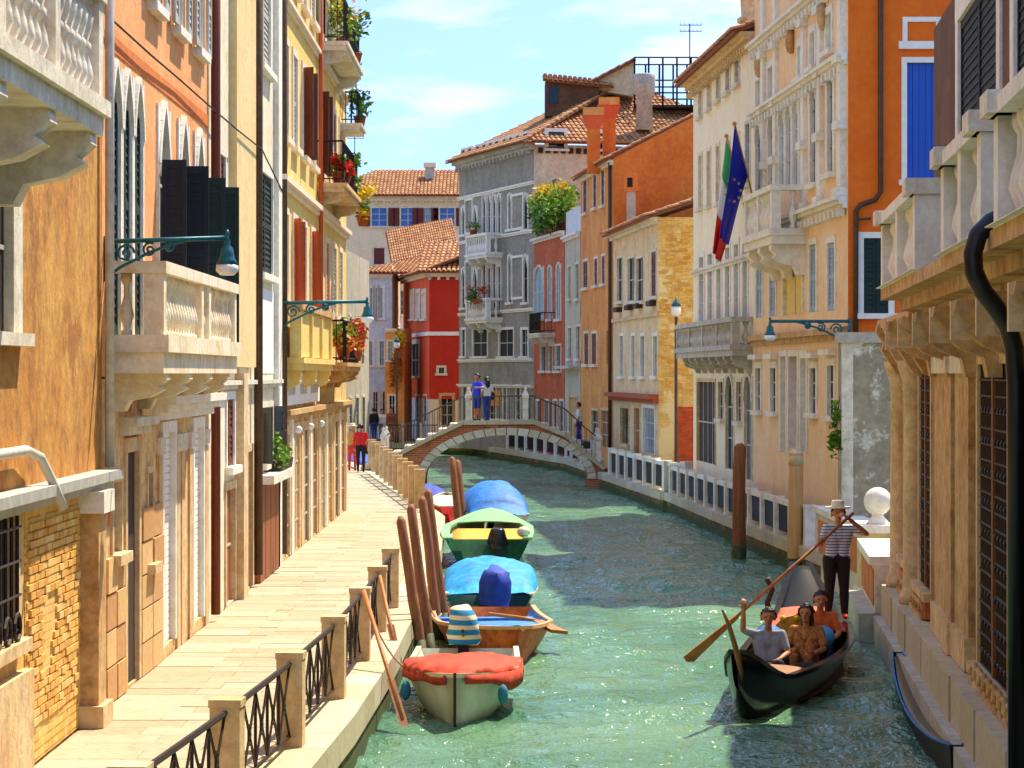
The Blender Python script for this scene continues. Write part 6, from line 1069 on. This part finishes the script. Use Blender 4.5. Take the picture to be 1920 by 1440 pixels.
person('person with white top, blue jeans and shoulder bag on top of the bridge', ('person', 'people on the bridge'), (-.93, 98.95, 2.42), .5, ST, dict(top='cloth_white', bot='cloth_jeans', fem=1), hair='hair_dark', longhair=True, face=False, bag=((.24, -.05, 1.0), .16, 'cloth_black'), scale=.94)
person('person in white top and purple trousers walking down the bridge steps', ('person', 'people on the bridge'), (2.5, 99.2, 1.5), 1.3, ST, dict(top='cloth_white', bot='cloth_purple', fem=1), hair='hair_dark', face=False, scale=.92, bag=((-.2, .1, 1.0), .12, 'cloth_white'))
for lb, x, y, a, tp, bt, sc_ in (('far walker in dark navy top beyond the bridge ramp', -7.8, 139.5, 2.5, 'cloth_navy', 'cloth_khaki', 1), ('far walker in dark jacket and blue jeans beyond the bridge ramp', -7.3, 141, .4, 'cloth_black', 'cloth_jeans', 1), ('far walker in brown clothes near the low orange shop', -6.35, 140.2, 2.9, 'cloth_brown', 'cloth_khaki', 1.02), ('far walker in pale clothes near the white washed house', -6.9, 141.4, 3.0, 'cloth_white', 'cloth_grey', .97)):
    person(lb, ('person', PED), (x, y, ZP), a, ST, dict(top=tp, bot=bt, sleeve=tp), hair='hair_dark', face=False, vox=.02, scale=sc_)
# ------------------------------------------------------------ lamps, aerials
def post_lamp(label, c_, h):
    t = thing('street_lamp', c_, label, 'street lamp', 'post street lamps'); x, y, z_ = c_; MB().lathe([(.12, 0), (.12, .3), (.06, .4), (.045, h), (.03, h + .02)], c_, 8).build('post', 'pipe_brown', t, True); MB().lathe([(.08, h), (.16, h + .08), (.15, h + .3), (.05, h + .34)], c_, 10).build('lantern_glass', 'lamp_glass', t, True); MB().lathe([(.17, h + .33), (.1, h + .45), (.03, h + .55), (.01, h + .62)], c_, 10).build('lantern_cap', 'teal_metal', t, True)
post_lamp('tall brown lamp post standing before the rough brick side wall', (5.2, 84.5, ZP), 5.4)
wall_lamp(pix(790, 590, 128), pix(735, 590, 128) , 'small green lamp bracket beside the red house') if 0 else None
post_lamp('green lantern on a post near the wall with yellow flowers', (pix(735, 600, 133).x, 138.5, ZP), 4.9); post_lamp('lamp post standing in front of the grey beige street house', (-7.6, 116, ZP), 4.6)
def aerial(label, c_, h):
    t = thing('roof_aerial', c_, label, 'aerial', 'television aerials'); c_ = V(c_); MB().tube([c_, c_ + V((0, 0, h))], .03, 5).build('mast', 'iron', t)
    for k, z_ in enumerate((h * .97, h * .82)):
        MB().tube([c_ + V((-.5, 0, z_)), c_ + V((.6, 0, z_))], .02, 5).build('boom', 'iron', t)
        for i in range(6): MB().tube([c_ + V((-.45 + i * .2, -.28, z_)), c_ + V((-.45 + i * .2, .28, z_ + .12))], .014, 4).build('element', 'iron', t)
aerial('thin television aerial on the roof terrace of the grey palace', (8.7, 130.5, 19.3), 2.0); aerial('thin television aerial on the roof of the long beige house', (-10.2, 173, 16.0), 4.2)
